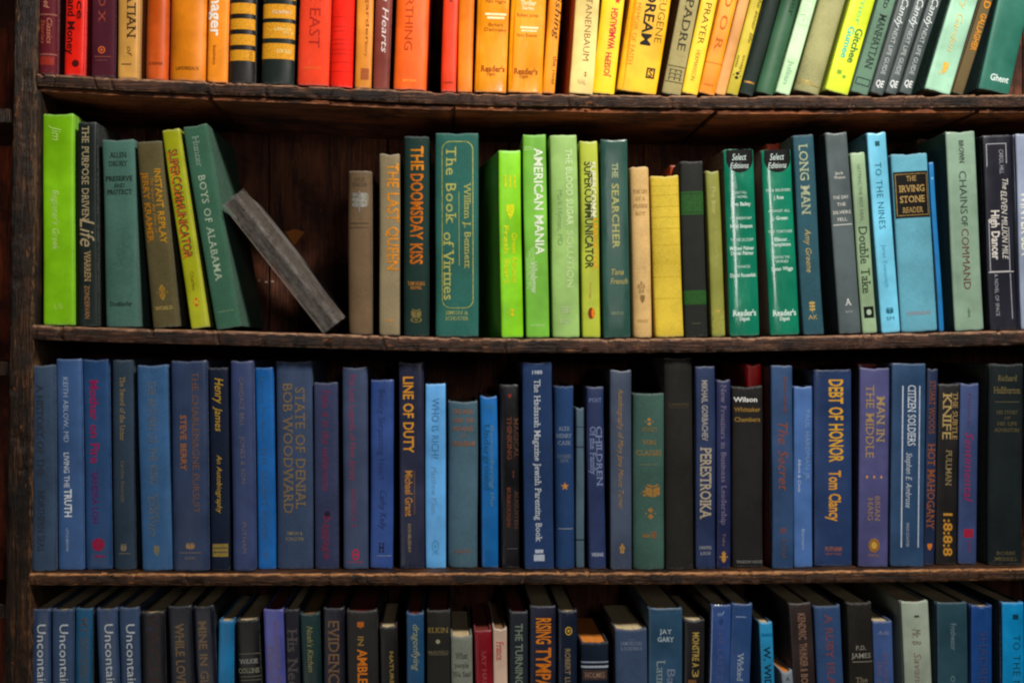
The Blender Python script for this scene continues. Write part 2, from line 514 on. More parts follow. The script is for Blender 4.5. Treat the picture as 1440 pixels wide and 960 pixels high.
def grid_shell(bk, rnd):
    w, h, b, p = bk.w, bk.h, bk.b, bk.p
    us = [-1, -.985, -.95, -.88, -.76, -.6, -.4, -.2, 0, .2, .4, .6, .76, .88, .95, .985, 1]
    nz = 12
    zs = [0, .0007, .003] + [h * (i + 1) / nz for i in range(nz - 1)] + [h - .003, h - .0007, h]
    V, F, W = [], [], []
    sd = bk.seed * 3.1
    def prof(u, inset):
        x = u * w / 2
        y = b * (1 - (1 - abs(u) ** p) ** (1 / p))
        x *= 1 - inset / (w / 2)
        return x, y + inset
    cols = []
    for u in [('g', -1), ('k', -1)] + us + [('k', 1), ('g', 1)]:
        cols.append(u)
    for zi, z in enumerate(zs):
        e = min(z, h - z)
        inset = .0007 if e < .0003 else (.0002 if e < .001 else 0)
        for u in cols:
            if isinstance(u, tuple):
                k, sg = u
                if k == 'g': x, y = sg * (w / 2 - .0012), b + .0042
                else: x, y = sg * (w / 2 - .0010), b + .0018
                x0, wv = x, .15
            else:
                x0, y = prof(u, inset)
                wv = max(0, (abs(u) - .8) * 2.2) ** 2 * .8
            q = noise.noise(Vector((x0 * 70 + sd, z * 25, sd)))
            q2 = noise.noise(Vector((x0 * 260 + sd, z * 60, sd * 2)))
            zz = z
            if e < .0045:
                zz += (q2 * .0008 + q * .0005)
                if h - z < .0045: zz -= max(0, 1 - abs(x0) / (w / 2)) * (.0006 + .0012 * (math.sin(sd * 7) > 0))
            wv += max(0, 1 - e / .004) * .95
            V.append((x0, y + q * .00012, zz))
            W.append(min(1, wv))
    m = len(cols)
    for i in range(len(zs) - 1):
        for j in range(m - 1):
            a = i * m + j
            F.append((a, a + 1, a + m + 1, a + m))
    # thickness at head and tail
    n0 = len(V)
    for zi, zz in ((len(zs) - 1, h), (0, 0)):
        base = zi * m
        st = len(V)
        sgn = -1 if zi else 1
        for j in range(m):
            x, y, z = V[base + j]
            V.append((x * (1 - .0016 / (w / 2)), y + .0014, z)); W.append(.5)
        for j in range(m):
            x, y, z = V[base + j]
            V.append((x * (1 - .0018 / (w / 2)), y + .0016, h * .5)); W.append(0)
        for j in range(m - 1):
            A = (base + j, base + j + 1, st + j + 1, st + j)
            Bq = (st + j, st + j + 1, st + m + j + 1, st + m + j)
            F.append(A if sgn < 0 else A[::-1]); F.append(Bq if sgn < 0 else Bq[::-1])
    return V, F, W

def board(bk, sg, t):
    w, h = bk.w, bk.h
    x1 = sg * w / 2; x0 = sg * (w / 2 - t)
    xa, xb = min(x0, x1), max(x0, x1)
    V, F = cbox(xa, xb, bk.b + .0030, bk.dep, 0.0002, h - .0002, .0005)
    W = [min(1, max(0, 1 - min(abs(v[2]), abs(h - v[2])) / .004) * .7) for v in V]
    return V, F, W

count = 0
def surf_mesh(bk, pts, F, name, lift=.00030):
    """carry flat shapes (x across, z up) onto the curve of the spine"""
    pts = [(x, max(.0008, min(bk.h - .0008, z))) for x, z in pts]
    bm = bmesh.new()
    vs = [bm.verts.new((x, 0, z)) for x, z in pts]
    for f in F:
        try: bm.faces.new([vs[i] for i in f])
        except ValueError: pass
    xs = [p[0] for p in pts]
    span = max(xs) - min(xs)
    if span > bk.w * .3:
        for u in (-.985, -.95, -.88, -.76, -.6, -.4, -.2, 0, .2, .4, .6, .76, .88, .95, .985):
            x = u * bk.w / 2
            if min(xs) < x < max(xs):
                bmesh.ops.bisect_plane(bm, geom=bm.verts[:] + bm.edges[:] + bm.faces[:], plane_co=(x, 0, 0), plane_no=(1, 0, 0))
    for v in bm.verts:
        v.co.y = bk.face(v.co.x) - lift
    for f in bm.faces:
        f.normal_update()
        if f.normal.y > 0: f.normal_flip()
    me = bpy.data.meshes.new(name)
    bm.to_mesh(me); bm.free()
    return me

def root_children(root):
    out, n_ = [], len(col.objects) - 1
    while n_ >= 0:
        o_ = col.objects[n_]
        if o_ == root: break
        out.append(o_); n_ -= 1
    return out
def B(row, top, bot, c, label, kind='jacket', s=12, rnd=(.0030, 4.0), T=(), H=None, side=None, yaw=0.0, dep=None, pages='cream',
      bind='hard', tilt=None, base_lift=0.0, group=True, gain=1.0):
    """top = (left, right, upper edge), bot = (left, right) on the measuring grid; T = what is printed on the spine"""
    global count
    count += 1
    rg = random.Random(count * 13 + 5)
    y = s / 1000.0
    K = K0 * (D + y) / D
    xt0, xt1, yt = top
    xb0, xb1 = bot
    ct, cb = (xt0 + xt1) / 2, (xb0 + xb1) / 2
    wpx = ((xt1 - xt0) + (xb1 - xb0)) / 2
    xw = wx(cb, y)
    yb = VY - shelf_z(row, xw) / K
    if row == 1:
        a = atan((ct - cb) / (yb - 0)); Hpx = H or rg.uniform(262, 292); cbb = cb
    elif row == 4:
        a = atan((ct - cb) / (960 - yt)); cbb = cb - math.tan(a) * (yb - 960); Hpx = (yb - yt) / cos(a)
    else:
        a = atan((ct - cb) / (yb - yt)); cbb = cb; Hpx = (yb - yt) / cos(a)
    if tilt is not None: a = radians(tilt)
    w = wpx * cos(a) * K * .985
    h = Hpx * K - abs(sin(a)) * w * .5
    if H and row != 1: h = H * K
    dep = dep or min(.172, max(.125, h * .66)) * rg.uniform(.95, 1.03)
    b, p = rnd
    b = min(b, w * .3)
    bk = Book(w, h, dep, b, p, count)
    root = bpy.data.objects.new('book', None)
    col.objects.link(root)
    xw = wx(cbb, y)
    root.location = (xw, y, shelf_z(row, xw) + abs(sin(a)) * w / 2 + .0004 + base_lift)
    root.rotation_euler = (0, a, radians(yaw if yaw else rg.uniform(-.5, .5)))
    root['label'] = label; root['category'] = 'book'
    if group: root['group'] = {1: 'books on the top shelf', 2: 'books on the second shelf', 3: 'books on the third shelf', 4: 'books on the bottom shelf'}[row]
    cg = tuple(v * gain for v in c)
    if max(cg) < 72: cg = tuple(v * .78 for v in cg)
    if row <= 3 and cg[1] >= cg[0] * 1.3 and cg[1] >= cg[2] and cg[1] < 140 and cg[2] > cg[0] * .8:
        gm = sum(cg) / 3
        cg = tuple(v * .80 + gm * .17 for v in cg)
    if row >= 3 and cg[2] > cg[0] * 1.25 and max(cg) < 152:
        gm = sum(cg) / 3; fq = rg.uniform(0, .15)
        cg = tuple(v * (1 - fq) + gm * fq for v in (cg[0] * .83, cg[1] * .90, cg[2] * .91))
    mat = book_mat(cg, kind, count * .37)
    smat = mat if side is None else book_mat(side, kind, count * .71)
    V, F, W = grid_shell(bk, rg)
    link('spine', mesh('spine', V, F, True, W), mat, root)
    t = .0024 if bind == 'hard' else .0006
    t = min(t, w * .16)
    for sg in (-1, 1):
        V, F, W = board(bk, sg, t)
        link('cover_board', mesh('cover_board', V, F, False, W), smat, root)
    g = .003 if bind == 'hard' else .0004
    V, F = cbox(-w / 2 + t + .0002, w / 2 - t - .0002, b + .0008, dep - (.004 if bind == 'hard' else .0006), g, h - g, 0)
    link('page_block', mesh('page_block', V, F), PAPER[pages], root)
    ca = cos(a)
    def Z(py): return (yb - py) * K / ca
    ax = .5
    for it in T:
        k = it[0]
        fr = {1: .05, 2: .12, 3: .10, 4: .08}[row]
        it = [tuple(round((q_ * (1 - fr) + cg[i_] * fr) / 4) * 4 for i_, q_ in enumerate(e_)) if isinstance(e_, tuple) and len(e_) == 3 and max(cg) + max(e_) > 90 and e_ != (14, 11, 9) and max(e_) > 40 else e_ for e_ in it]
        o = dict(it[-1]) if isinstance(it[-1], dict) else {}
        foil = o.get('foil', False); nm = o.get('name')
        if k in ('V', 'U'):
            _, text, y0, y1, uc, hp, cc = it[:7]
            v2, f2, L = layout(text, o.get('st', 'n'), o.get('sp', 1.0))
            sx = (Z(y0) - Z(y1)) / L; sy = hp * K / _cap
            xc = (uc - .5) * w
            if k == 'V': pts = [(xc + vy * sy, Z(y0) - vx * sx) for vx, vy in v2]
            else: pts = [(xc - vy * sy, Z(y1) + vx * sx) for vx, vy in v2]
            lim = w / 2 * .985
            pts = [(max(-lim, min(lim, q[0])), q[1]) for q in pts]
            me = surf_mesh(bk, pts, f2, 'lettering')
            link(nm or 'lettering', me, ink(cc, foil), root)
        elif k == 'H':
            _, text, yc, hp, wp, cc = it[:6]
            v2, f2, L = layout(text, o.get('st', 'n'), o.get('sp', 1.0))
            sx = wp * K / L; sy = hp * K / _cap
            xc = (o.get('u', .5) - .5) * w
            lim = w / 2 * .985
            pts = [(max(-lim, min(lim, xc + (vx - L / 2) * sx)), Z(yc) + vy * sy) for vx, vy in v2]
            link(nm or 'lettering', surf_mesh(bk, pts, f2, 'lettering', o.get('lift', .0003)), ink(cc, foil), root)
        elif k == 'R':          # band or rule
            _, u0, u1, y0, y1, cc = it[:6]
            pts = [((u0 - .5) * w, Z(y1)), ((u1 - .5) * w, Z(y1)), ((u1 - .5) * w, Z(y0)), ((u0 - .5) * w, Z(y0))]
            link(nm or 'printed_band', surf_mesh(bk, pts, [(0, 1, 2, 3)], 'band', o.get('lift', .00018)), ink(cc, foil), root)
        elif k == 'F':          # outlined frame
            _, u0, u1, y0, y1, th, cc = it[:7]
            r = o.get('r', 0) * K
            def ringpts(ins):
                xa, xb_, za, zb = (u0 - .5) * w + ins, (u1 - .5) * w - ins, Z(y1) + ins, Z(y0) - ins
                rr = max(1e-5, r - ins); P = []
                for (cx, cz, a0) in ((xb_ - rr, zb - rr, 0), (xa + rr, zb - rr, 90), (xa + rr, za + rr, 180), (xb_ - rr, za + rr, 270)):
                    for q in range(5):
                        an = radians(a0 + q * 22.5); P.append((cx + rr * cos(an), cz + rr * sin(an)))
                return P
            P = ringpts(0) + ringpts(th * K); n = len(P) // 2
            link(nm or 'printed_frame', surf_mesh(bk, P, [(i, (i + 1) % n, (i + 1) % n + n, i + n) for i in range(n)], 'frame', o.get('lift', .0003)), ink(cc, foil), root)
        elif k in ('D', 'S', 'E'):     # disc, star, ornament
            _, uc, yc, rx, ry, cc = it[:6]
            P, Fx = [], []
            cx_, cz_ = (uc - .5) * w, Z(yc)
            def fan(pl, ox=0, oz=0):
                n_0 = len(P); P.append((cx_ + ox * rx * K, cz_ + oz * ry * K))
                for (qx, qz) in pl: P.append((cx_ + (ox + qx) * rx * K, cz_ + (oz + qz) * ry * K))
                for i_ in range(len(pl)): Fx.append((n_0, n_0 + i_ + 1, n_0 + (i_ + 1) % len(pl) + 1))
            def circ(r_, N_=14): return [(r_ * cos(2 * pi * i_ / N_), r_ * sin(2 * pi * i_ / N_)) for i_ in range(N_)]
            def quads(L_):
                for q4 in L_:
                    n_0 = len(P); P.extend([(cx_ + a_ * rx * K, cz_ + b_ * ry * K) for a_, b_ in q4]); Fx.append(tuple(range(n_0, n_0 + len(q4))))
            if k == 'D': fan(circ(1, 20))
            elif k == 'S': fan([((1 if i_ % 2 == 0 else .42) * cos(pi * i_ / 5 + pi / 2), (1 if i_ % 2 == 0 else .42) * sin(pi * i_ / 5 + pi / 2)) for i_ in range(10)])
            else:
                ty = o.get('ty', rg.choice((0, 1, 2, 3, 5, 6)))
                if ty == 0:      # ring with a dot
                    n_0 = len(P); a_, b_ = circ(1, 18), circ(.72, 18)
                    P.extend([(cx_ + x_ * rx * K, cz_ + z_ * ry * K) for x_, z_ in a_ + b_])
                    Fx.extend([(n_0 + i_, n_0 + (i_ + 1) % 18, n_0 + 18 + (i_ + 1) % 18, n_0 + 18 + i_) for i_ in range(18)]); fan(circ(.35, 10))
                elif ty == 1:    # shield
                    fan([(-.8, .9), (.8, .9), (.8, 0), (.45, -.6), (0, -1), (-.45, -.6), (-.8, 0)][::-1])
                elif ty == 2:    # lozenges
                    fan([(.55, 0), (0, .45), (-.55, 0), (0, -.45)], 0, .5); fan([(.55, 0), (0, .45), (-.55, 0), (0, -.45)], 0, -.5); fan(circ(.16, 6), .8, 0); fan(circ(.16, 6), -.8, 0)
                elif ty == 3:    # sprig
                    quads([[(-.07, -1), (.07, -1), (.07, 1), (-.07, 1)]])
                    for zz_ in (-.5, 0, .5):
                        for sg_ in (-1, 1): fan([(x_ * 1.3 + sg_ * .4, z_ * .55 + .15) for x_, z_ in circ(.35, 8)], 0, zz_)
                elif ty == 5:    # open book
                    quads([[(-1, .5), (-1, -.5), (-.06, -.8), (-.06, .25)], [(.06, .25), (.06, -.8), (1, -.5), (1, .5)], [(-.8, .8), (-.8, .6), (0, .35), (.8, .6), (.8, .8), (0, .55)]])
                else:            # small flower of petals
                    for q_ in range(5): fan(circ(.34, 8), .6 * cos(q_ * 1.257 + 1.57), .6 * sin(q_ * 1.257 + 1.57))
                    fan(circ(.2, 6))
            link(nm or ('emblem'), surf_mesh(bk, P, Fx, 'emblem', o.get('lift', .00026)), ink(cc, foil), root)
    # old books are never quite straight: a slight bow shared by every part
    A_ = rg.uniform(-.0007, .0007); B_ = rg.uniform(-.0004, .0004)
    for ch in [c_ for c_ in bpy.data.objects if c_.parent == root] if False else root_children(root):
        for v_ in ch.data.vertices:
            t_ = min(1, max(0, v_.co.z / h))
            v_.co.x += A_ * math.sin(pi * t_) + B_ * math.sin(2 * pi * t_)
            v_.co.y += abs(A_) * 1.2 * math.sin(pi * t_ * (1 if A_ > 0 else 2))
    return root

BK = (22, 18, 16); GO = (205, 150, 60); GD = (225, 130, 20); WH = (232, 228, 218); CR = (215, 200, 150); DG = (20, 45, 40)
FO = dict(foil=True)
def st(s_, **k): d = dict(st=s_); d.update(k); return d
ROUND = (.0075, 2.1); FLAT = (.0030, 3.9); SOFT = (.0035, 3.0)

# ================= top shelf
B(1, (53, 79, 0), (52, 78), (92, 24, 34), 'maroon book with gold bands and a gilt ridge, leftmost on the top shelf', 'cloth', 6, ROUND, H=270, T=[
  ('R', 0, 1, 20, 22, (150, 90, 80)), ('R', 0, 1, 76, 78, (150, 90, 80)), ('V', 'Classics', 26, 62, .66, 7, (200, 120, 90), st('i')), ('V', 'Stories', 28, 62, .3, 6, (190, 90, 60), st('i')),
  ('R', .05, .9, 80, 92, (150, 45, 30)), ('V', 'ed', 2, 12, .5, 8, (215, 150, 120), st('i'))])
B(1, (91, 120, 0), (90, 116), (228, 28, 12), 'bright red book with black lettering, second from the left on the top shelf', 'jacket', 6, SOFT, H=284, T=[
  ('V', 'and Money', 0, 78, .33, 10, (60, 8, 8), st('b')), ('V', 'Finance', -60, 28, .78, 9, (70, 10, 8), st('b')), ('D', .6, 90, 5, 5, (70, 10, 8))])
B(1, (129, 162, 0), (127, 161), (72, 24, 38), 'dark plum book with spaced copper capitals and a small orange emblem on the top shelf', 'cloth', 6, (.004, 4), H=300, T=[
  ('V', 'K N O X', -45, 32, .46, 9, (160, 70, 50), st('s')), ('E', .46, 71, 5, 5, (225, 110, 45)), ('R', .15, .85, 80, 81, (150, 80, 60)), ('R', .2, .7, 85, 86, (130, 70, 60))])
B(1, (166, 195, 0), (165, 193), (205, 150, 70), 'tan book lettered in black between the dark plum and the burnt orange books', 'jacket', 6, SOFT, H=262, T=[
  ('V', 'GALATIAN', -50, 54, .68, 12, (50, 32, 14), st('s')), ('V', 'of', 66, 80, .6, 7, (90, 60, 30), st('i')), ('R', .2, .7, 90, 92, (120, 85, 45))])
B(1, (206, 236, 0), (203, 234), (212, 88, 22), 'burnt orange book with a rounded spine, left of the wide amber one', 'jacket', 7, ROUND, H=276, T=[
  ('V', 'A NOVEL', -130, -20, .5, 9, BK), ('H', 'SCRIBNER', 90, 4, 20, (120, 45, 15))])
B(1, (238, 293, 0), (236, 290), (222, 128, 22), 'wide amber book with a broad rounded spine and tiny black name at its foot', 'jacket', 5, (.012, 2.2), H=292, T=[
  ('V', 'THE COLLECTED', -170, -20, .5, 16, BK), ('H', 'LAMORREAUX', 97, 5, 32, (60, 32, 8))])
B(1, (293, 322, 0), (291, 318), (240, 140, 22), 'orange book with bold white lower-case lettering beside the banded black books', 'jacket', 6, SOFT, H=270, T=[
  ('V', 'the manager', -78, 52, .42, 15, (250, 245, 235), st('b')), ('V', 'business', 65, 92, .38, 5, (120, 60, 15))])
for (t, b_, lab, bands, cc) in (
   ((322, 359, 0), (321, 357), 'left one of the two black books with amber bands, slightly narrower', [(-86, -70), (-40, -22), (-18, -3), (5, 20), (27, 42), (49, 64), (71, 86)], (40, 36, 34)),
   ((368, 416, 0), (366, 411), 'right one of the two black books with amber bands, wider with gilt lettering', [(-100, -80), (-58, -30), (-22, 0), (7, 27), (33, 55), (62, 84)], (38, 48, 44))):
    B(1, t, b_, cc, lab, 'jacket', 6, ROUND, H=282, T=[('R', 0, 1, a, b2, (232, 158, 32)) for a, b2 in bands] +
      ([('H', 'CLASSIC', 18, 4, 26, WH, dict(u=.6)), ('H', 'LIBRARY', 42, 4, 24, (250, 230, 150), dict(u=.65)), ('H', 'VOL. II', 47, 4, 14, (250, 230, 150), dict(u=.8)), ('H', 'EDITED', 73, 5, 20, (250, 235, 160), dict(u=.7))] if t[0] > 350 else [('V', 'SERIES', 72, 85, .86, 4, (120, 80, 15))]))
B(1, (421, 465, 0), (416, 462), (226, 62, 32), 'coral red cloth book with blind stamped lettering, right of the banded black books', 'cloth', 6, (.006, 2.6), H=288, T=[
  ('V', 'RETURN OF THE EAST', -190, 68, .52, 15, (175, 36, 18)), ('H', 'LIPPINCOTT', 97, 3, 24, (240, 130, 50))])
B(1, (465, 499, 0), (463, 495), (236, 34, 16), 'scarlet ribbed cloth book with a rounded spine, between coral and light orange books', 'cloth', 7, (.009, 2.1), H=266, T=[
  ('R', 0, 1, y, y + .7, (200, 24, 12)) for y in (24, 38, 44, 56, 62, 70, 76, 88, 101)])
B(1, (501, 526, 0), (499, 521), (228, 142, 48), 'narrow light orange book with a small brown stamp near its foot', 'jacket', 6, SOFT, H=255, T=[
  ('V', 'in the garden', -70, 62, .7, 5, (150, 80, 30)), ('R', .35, .85, 97, 113, (165, 85, 45)), ('V', 'story', 60, 80, .66, 4, (160, 90, 35))])
B(1, (529, 551, 0), (524, 547), (128, 58, 48), 'reddish brown book with slanted white lettering, among the orange books', 'jacket', 6, SOFT, H=264, T=[
  ('V', 'Infinite Hearts', -60, 75, .66, 8.5, (240, 225, 220), st('i')), ])
B(1, (557, 603, 0), (552, 599), (248, 98, 18), 'wide vivid orange book with a faint brown title and gold line at its foot', 'jacket', 4, (.006, 2.8), H=286, T=[
  ('V', 'LIFE BIRTHING', -60, 72, .42, 11, (190, 62, 12)), ('H', 'press', 114, 4, 18, (255, 190, 80))])
B(1, (623, 645, 0), (620, 641), (240, 62, 22), 'narrow red-orange book standing right of a dark gap on the top shelf', 'jacket', 5, SOFT, H=268, T=[
  ('H', 'A', 2, 5, 6, BK), ('H', 'HARPER', 117, 3, 14, (140, 30, 12))])
B(1, (646, 667, 0), (643, 664), (246, 130, 20), 'narrow plain orange book left of the pair of amber condensed-novel volumes', 'jacket', 6, SOFT, H=272)
RD = [('R', 0, .12, -150, 128, (245, 118, 8)), ('H', 'Select Editions', -90, 9, 36, BK)]
B(1, (671, 717, 0), (667, 712), (252, 152, 8), 'left of two matching bright amber volumes with white and brown lines of type', 'plastic', 4, FLAT, H=275, T=RD + [
  ('H', 'Mary Higgins', 3, 5, 28, (150, 75, 5), dict(u=.58)), ('R', .25, .92, 20, 23, (255, 240, 190)), ('R', .32, .86, 25, 28, (255, 240, 190)),
  ('H', 'Barbara', 36, 5, 20, (150, 75, 5), dict(u=.6)), ('H', 'Delinsky', 43, 5, 32, (150, 75, 5), dict(u=.6)), ('H', "Reader's", 98, 8, 34, (150, 60, 0), st('sb', u=.55)), ('H', 'Digest', 105, 5, 12, (150, 60, 0), dict(u=.5))])
B(1, (719, 769, 0), (714, 763), (252, 156, 6), 'right of two matching bright amber volumes, beside a thinner amber book', 'plastic', 4, FLAT, H=275, T=RD + [
  ('H', 'Thriller', 6, 7, 22, (255, 240, 190), st('b')), ('H', 'Series', 13, 5, 17, (255, 240, 190), st('b')), ('H', 'Robert James', 23, 5, 30, (150, 75, 5)), ('R', .3, .82, 39, 42, (255, 240, 190)), ('R', .33, .78, 44, 46, (255, 240, 190)),
  ('H', 'Nora Roberts', 51, 5, 28, (150, 75, 5)), ('H', "Reader's", 102, 8, 34, (150, 60, 0), st('sb')), ('H', 'Digest', 109, 5, 12, (150, 60, 0), dict(u=.45))])
B(1, (770, 792, 0), (764, 778), (246, 150, 14), 'thin amber book with black lettering along the right edge of its spine', 'jacket', 4, FLAT, H=270, T=[
  ('V', 'fly fishing', -40, 57, .78, 8, (50, 28, 5), st('i')), ('V', 'the river', 80, 121, .82, 5, (80, 40, 5))])
B(1, (808, 845, 0), (801, 833), (240, 214, 132), 'cream book with brown capitals leaning right beside the bright yellow one', 'jacket', 6, SOFT, H=272, side=(190, 90, 25), T=[
  ('V', 'K. TANENBAUM', -18, 87, .58, 9, (125, 80, 40), st('t')), ('E', .62, 106, 3, 4, (120, 70, 35)), ('H', 'NAL', 117, 7, 12, (190, 160, 110))])
B(1, (847, 880, 0), (833, 864), (250, 205, 8), 'bright yellow book with crimson lettering reading upward', 'jacket', 6, SOFT, H=268, T=[
  ('U', 'JOSEPH', 76, 110, .55, 8, (205, 30, 60), st('b')), ('U', 'WAMBAUGH', 14, 71, .62, 9, (205, 30, 60), st('b')), ('S', .7, 3, 5, 5, (205, 30, 40))])
B(1, (884, 947, 0), (869, 921), (250, 188, 10), 'wide yellow book with bold black title and thinner brown lines leaning right', 'jacket', 6, FLAT, H=285, side=(190, 110, 20), T=[
  ('R', 0, .16, -160, 131, (240, 150, 12)), ('V', 'THE DREAM', -60, 68, .52, 14, BK, st('b')), ('V', 'SISTER EUGENE', -60, 62, .82, 10, (110, 80, 10), st('t')),
  ('V', 'A MEMOIR OF FAITH', 0, 97, .22, 7, (205, 130, 20), st('t')), ('F', .66, .88, 98, 113, 2.5, (80, 55, 10)), ('H', 'S', 105.5, 9, 6, (80, 55, 10), st('b', u=.77))])
B(1, (956, 984, 0), (930, 958), (150, 138, 92), 'khaki book with wide black letters and ruled lines near its foot', 'cloth', 8, FLAT, H=278, side=(80, 66, 40), T=[
  ('V', "LET'S PADRE", -62, 74, .55, 11, (48, 42, 25), st('s')), ('R', .05, .95, 96, 97.2, (60, 52, 30)), ('R', .05, .95, 118, 119.2, (60, 52, 30)),
  ('V', 'EEE', 101, 116, .5, 18, (70, 60, 36), st('t'))])
B(1, (986, 1011, 0), (959, 981), (246, 202, 38), 'narrow yellow book with thin black capitals, right of the khaki book', 'jacket', 5, FLAT, H=272, T=[
  ('V', 'FOR PRAYER', -30, 65, .52, 9, (70, 52, 12), st('t')), ('V', 'HERMANSON', 74, 116, .5, 6, (130, 100, 25), st('t'))])
B(1, (1012, 1038, 0), (982, 1005), (250, 152, 22), 'orange book with wide spaced red-brown letters, right of the narrow yellow one', 'jacket', 6, FLAT, H=272, T=[
  ('V', 'B A S D O R', -80, 75, .52, 10, (195, 95, 20), st('s')), ('R', 0, 1, 91, 92.5, (215, 120, 20)), ('H', 'ooo', 122, 3, 14, (220, 80, 10))])
B(1, (1038, 1055, 0), (1005, 1020), (222, 156, 86), 'thin peach coloured book between orange and olive yellow ones', 'jacket', 6, FLAT, H=262)
B(1, (1056, 1074, 0), (1021, 1038), (196, 176, 52), 'thin olive yellow book with a small black winged mark', 'jacket', 6, FLAT, H=268, T=[
  ('V', 'on the inner life', -20, 62, .8, 5, (60, 52, 10), st('i')), ('V', 'essays', 80, 104, .7, 4, (70, 60, 15)), ('V', 'notes', 82, 98, .25, 4, (70, 60, 15)), ('E', .5, 109, 6, 6, (25, 25, 15))])
B(1, (1077, 1099, 0), (1040, 1060), (44, 62, 54), 'dark slate green book with a gold tip near its foot', 'cloth', 6, ROUND, H=272, T=[('R', .1, .8, 118, 120.5, (190, 140, 70), FO)])
B(1, (1100, 1128, 0), (1063, 1089), (52, 100, 66), 'mid green book with a rounded spine, left of the mint one', 'jacket', 6, ROUND, H=284, T=[('V', 'The Keeper', -80, 25, .7, 8, (30, 60, 40), st('s'))])
B(1, (1129, 1151, 0), (1090, 1111), (188, 222, 176), 'pale mint book with white lettering leaning right', 'jacket', 6, FLAT, H=276, T=[
  ('V', 'MINT TO BE', -20, 60, .45, 10, (215, 240, 205), st('b')), ('V', 'Julian', 88, 122, .5, 7, (150, 195, 150), st('b'))])
B(1, (1155, 1192, 0), (1116, 1155), (152, 150, 104), 'broad khaki green book with a rounded spine and worn gold lines', 'cloth', 6, (.010, 2.1), H=282, side=(80, 105, 30), T=[
  ('R', .03, .6, 120, 121.3, (200, 165, 90), FO), ('R', .03, .9, 123.5, 125, (180, 150, 80), FO)])
B(1, (1196, 1234, 0), (1160, 1193), (208, 226, 42), 'neon yellow-green book with turquoise and green lettering', 'jacket', 6, FLAT, H=272, T=[
  ('V', 'Gitchee', 44, 92, .72, 10, (60, 110, 60), st('b')), ('V', 'Gumee', 44, 88, .38, 9, (70, 190, 180), st('b')), ('V', 'Summer', -40, 40, .55, 8, (120, 205, 130)), ('E', .38, 108, 4, 4, (110, 170, 60)), ('E', .62, 112, 3, 3, (110, 170, 60))])
B(1, (1236, 1262, 0), (1196, 1221), (92, 128, 104), 'grey-green cloth book with black serif capitals, right of the neon one', 'cloth', 6, FLAT, H=276, T=[
  ('V', 'to', 2, 16, .55, 9, (30, 45, 36), st('s')), ('V', 'MANHATTAN', 24, 100, .55, 10, (30, 45, 36), st('s')), ('F', .08, .92, 114, 124, 1.2, (30, 45, 36)), ('V', 'DOWN', -80, -10, .55, 9, (30, 45, 36), st('s'))])
for i, (t, b_, lab) in enumerate((((1264, 1284, 0), (1223, 1243), 'leftmost of three matching slim charcoal books with white script'),
                                  ((1287, 1304, 0), (1244, 1261), 'middle one of three matching slim charcoal books with white script'),
                                  ((1307, 1326, 0), (1264, 1282), 'rightmost of three matching slim charcoal books with white script'))):
    B(1, t, b_, (70, 80, 80), lab, 'jacket', 5, FLAT, H=270, T=[
      ('V', 'Human Candy', -50, 42, .55, 9, (225, 232, 230), st('i')), ('V', 'NEXT LIFE GUIDE', 44, 108, .5, 6, (190, 200, 198)), ('H', 'QE', 121, 9, 11, (235, 240, 238), st('b'))])
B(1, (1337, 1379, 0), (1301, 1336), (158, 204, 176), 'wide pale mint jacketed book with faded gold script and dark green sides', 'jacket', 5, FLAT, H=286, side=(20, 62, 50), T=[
  ('V', 'The Merry Garden', -60, 78, .52, 10, (205, 190, 120), st('i')), ('E', .52, 101, 5, 9, (225, 180, 70)), ('E', .4, 109, 3, 3, (205, 190, 120))])
B(1, (1381, 1398, 0), (1339, 1355), (92, 78, 50), 'slim brown book with ochre capitals, between mint and teal green books', 'cloth', 6, FLAT, H=262, T=[
  ('V', 'THE ROAD', -60, 15, .6, 9, (215, 140, 30), st('b')), ('V', 'GALLAGHER', 22, 74, .6, 8, (215, 140, 30), st('b'))])
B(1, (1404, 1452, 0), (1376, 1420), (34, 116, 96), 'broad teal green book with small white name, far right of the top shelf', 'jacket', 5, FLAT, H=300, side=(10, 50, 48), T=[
  ('H', 'Ghent', 115, 9, 26, (225, 240, 235), st('b', u=.58)), ('V', 'WATER', -150, -30, .5, 20, (200, 230, 220))])

# ================= second shelf
B(2, (60, 103, 160), (60, 104), (126, 190, 18), 'lime green book with thin white script, leftmost on the second shelf', 'jacket', 10, FLAT, T=[
  ('V', "Beginner's Greek", 268, 352, .42, 9, (195, 225, 140), st('i')), ('V', 'Jim', 177, 198, .45, 13, (185, 220, 120), st('i')), ('H', 'LB', 431, 8, 12, (170, 210, 90))])
B(2, (109, 136, 172), (111, 137), (28, 44, 40), 'blackish green book with tan lettering and a large flourish', 'jacket', 9, FLAT, dep=.168, T=[
  ('V', 'THE PURPOSE DRIVEN', 178, 311, .42, 9.5, (190, 170, 130), st('s')), ('V', 'Life', 308, 347, .5, 20, (190, 170, 130), st('i')), ('V', 'WARREN', 353, 396, .5, 8.5, (190, 160, 110), st('s')), ('V', 'ZONDERVAN', 402, 448, .46, 7, (195, 140, 90), st('t'))])
B(2, (142, 188, 196), (148, 195), (62, 106, 94), 'grey-teal book with stacked black serif lettering and a plain lower spine', 'cloth', 10, (.0045, 3.2), T=[
  ('H', 'ALLEN', 219, 7, 24, (18, 30, 28), st('s')), ('H', 'DRURY', 231, 7, 26, (18, 30, 28), st('s')), ('H', 'PRESERVE', 252, 6.5, 38, (18, 30, 28), st('sb')), ('H', 'AND', 262, 5.5, 16, (18, 30, 28), st('s')), ('H', 'PROTECT', 271, 6.5, 35, (18, 30, 28), st('sb')), ('H', 'Doubleday', 428, 6, 31, (18, 30, 28), st('s'))])
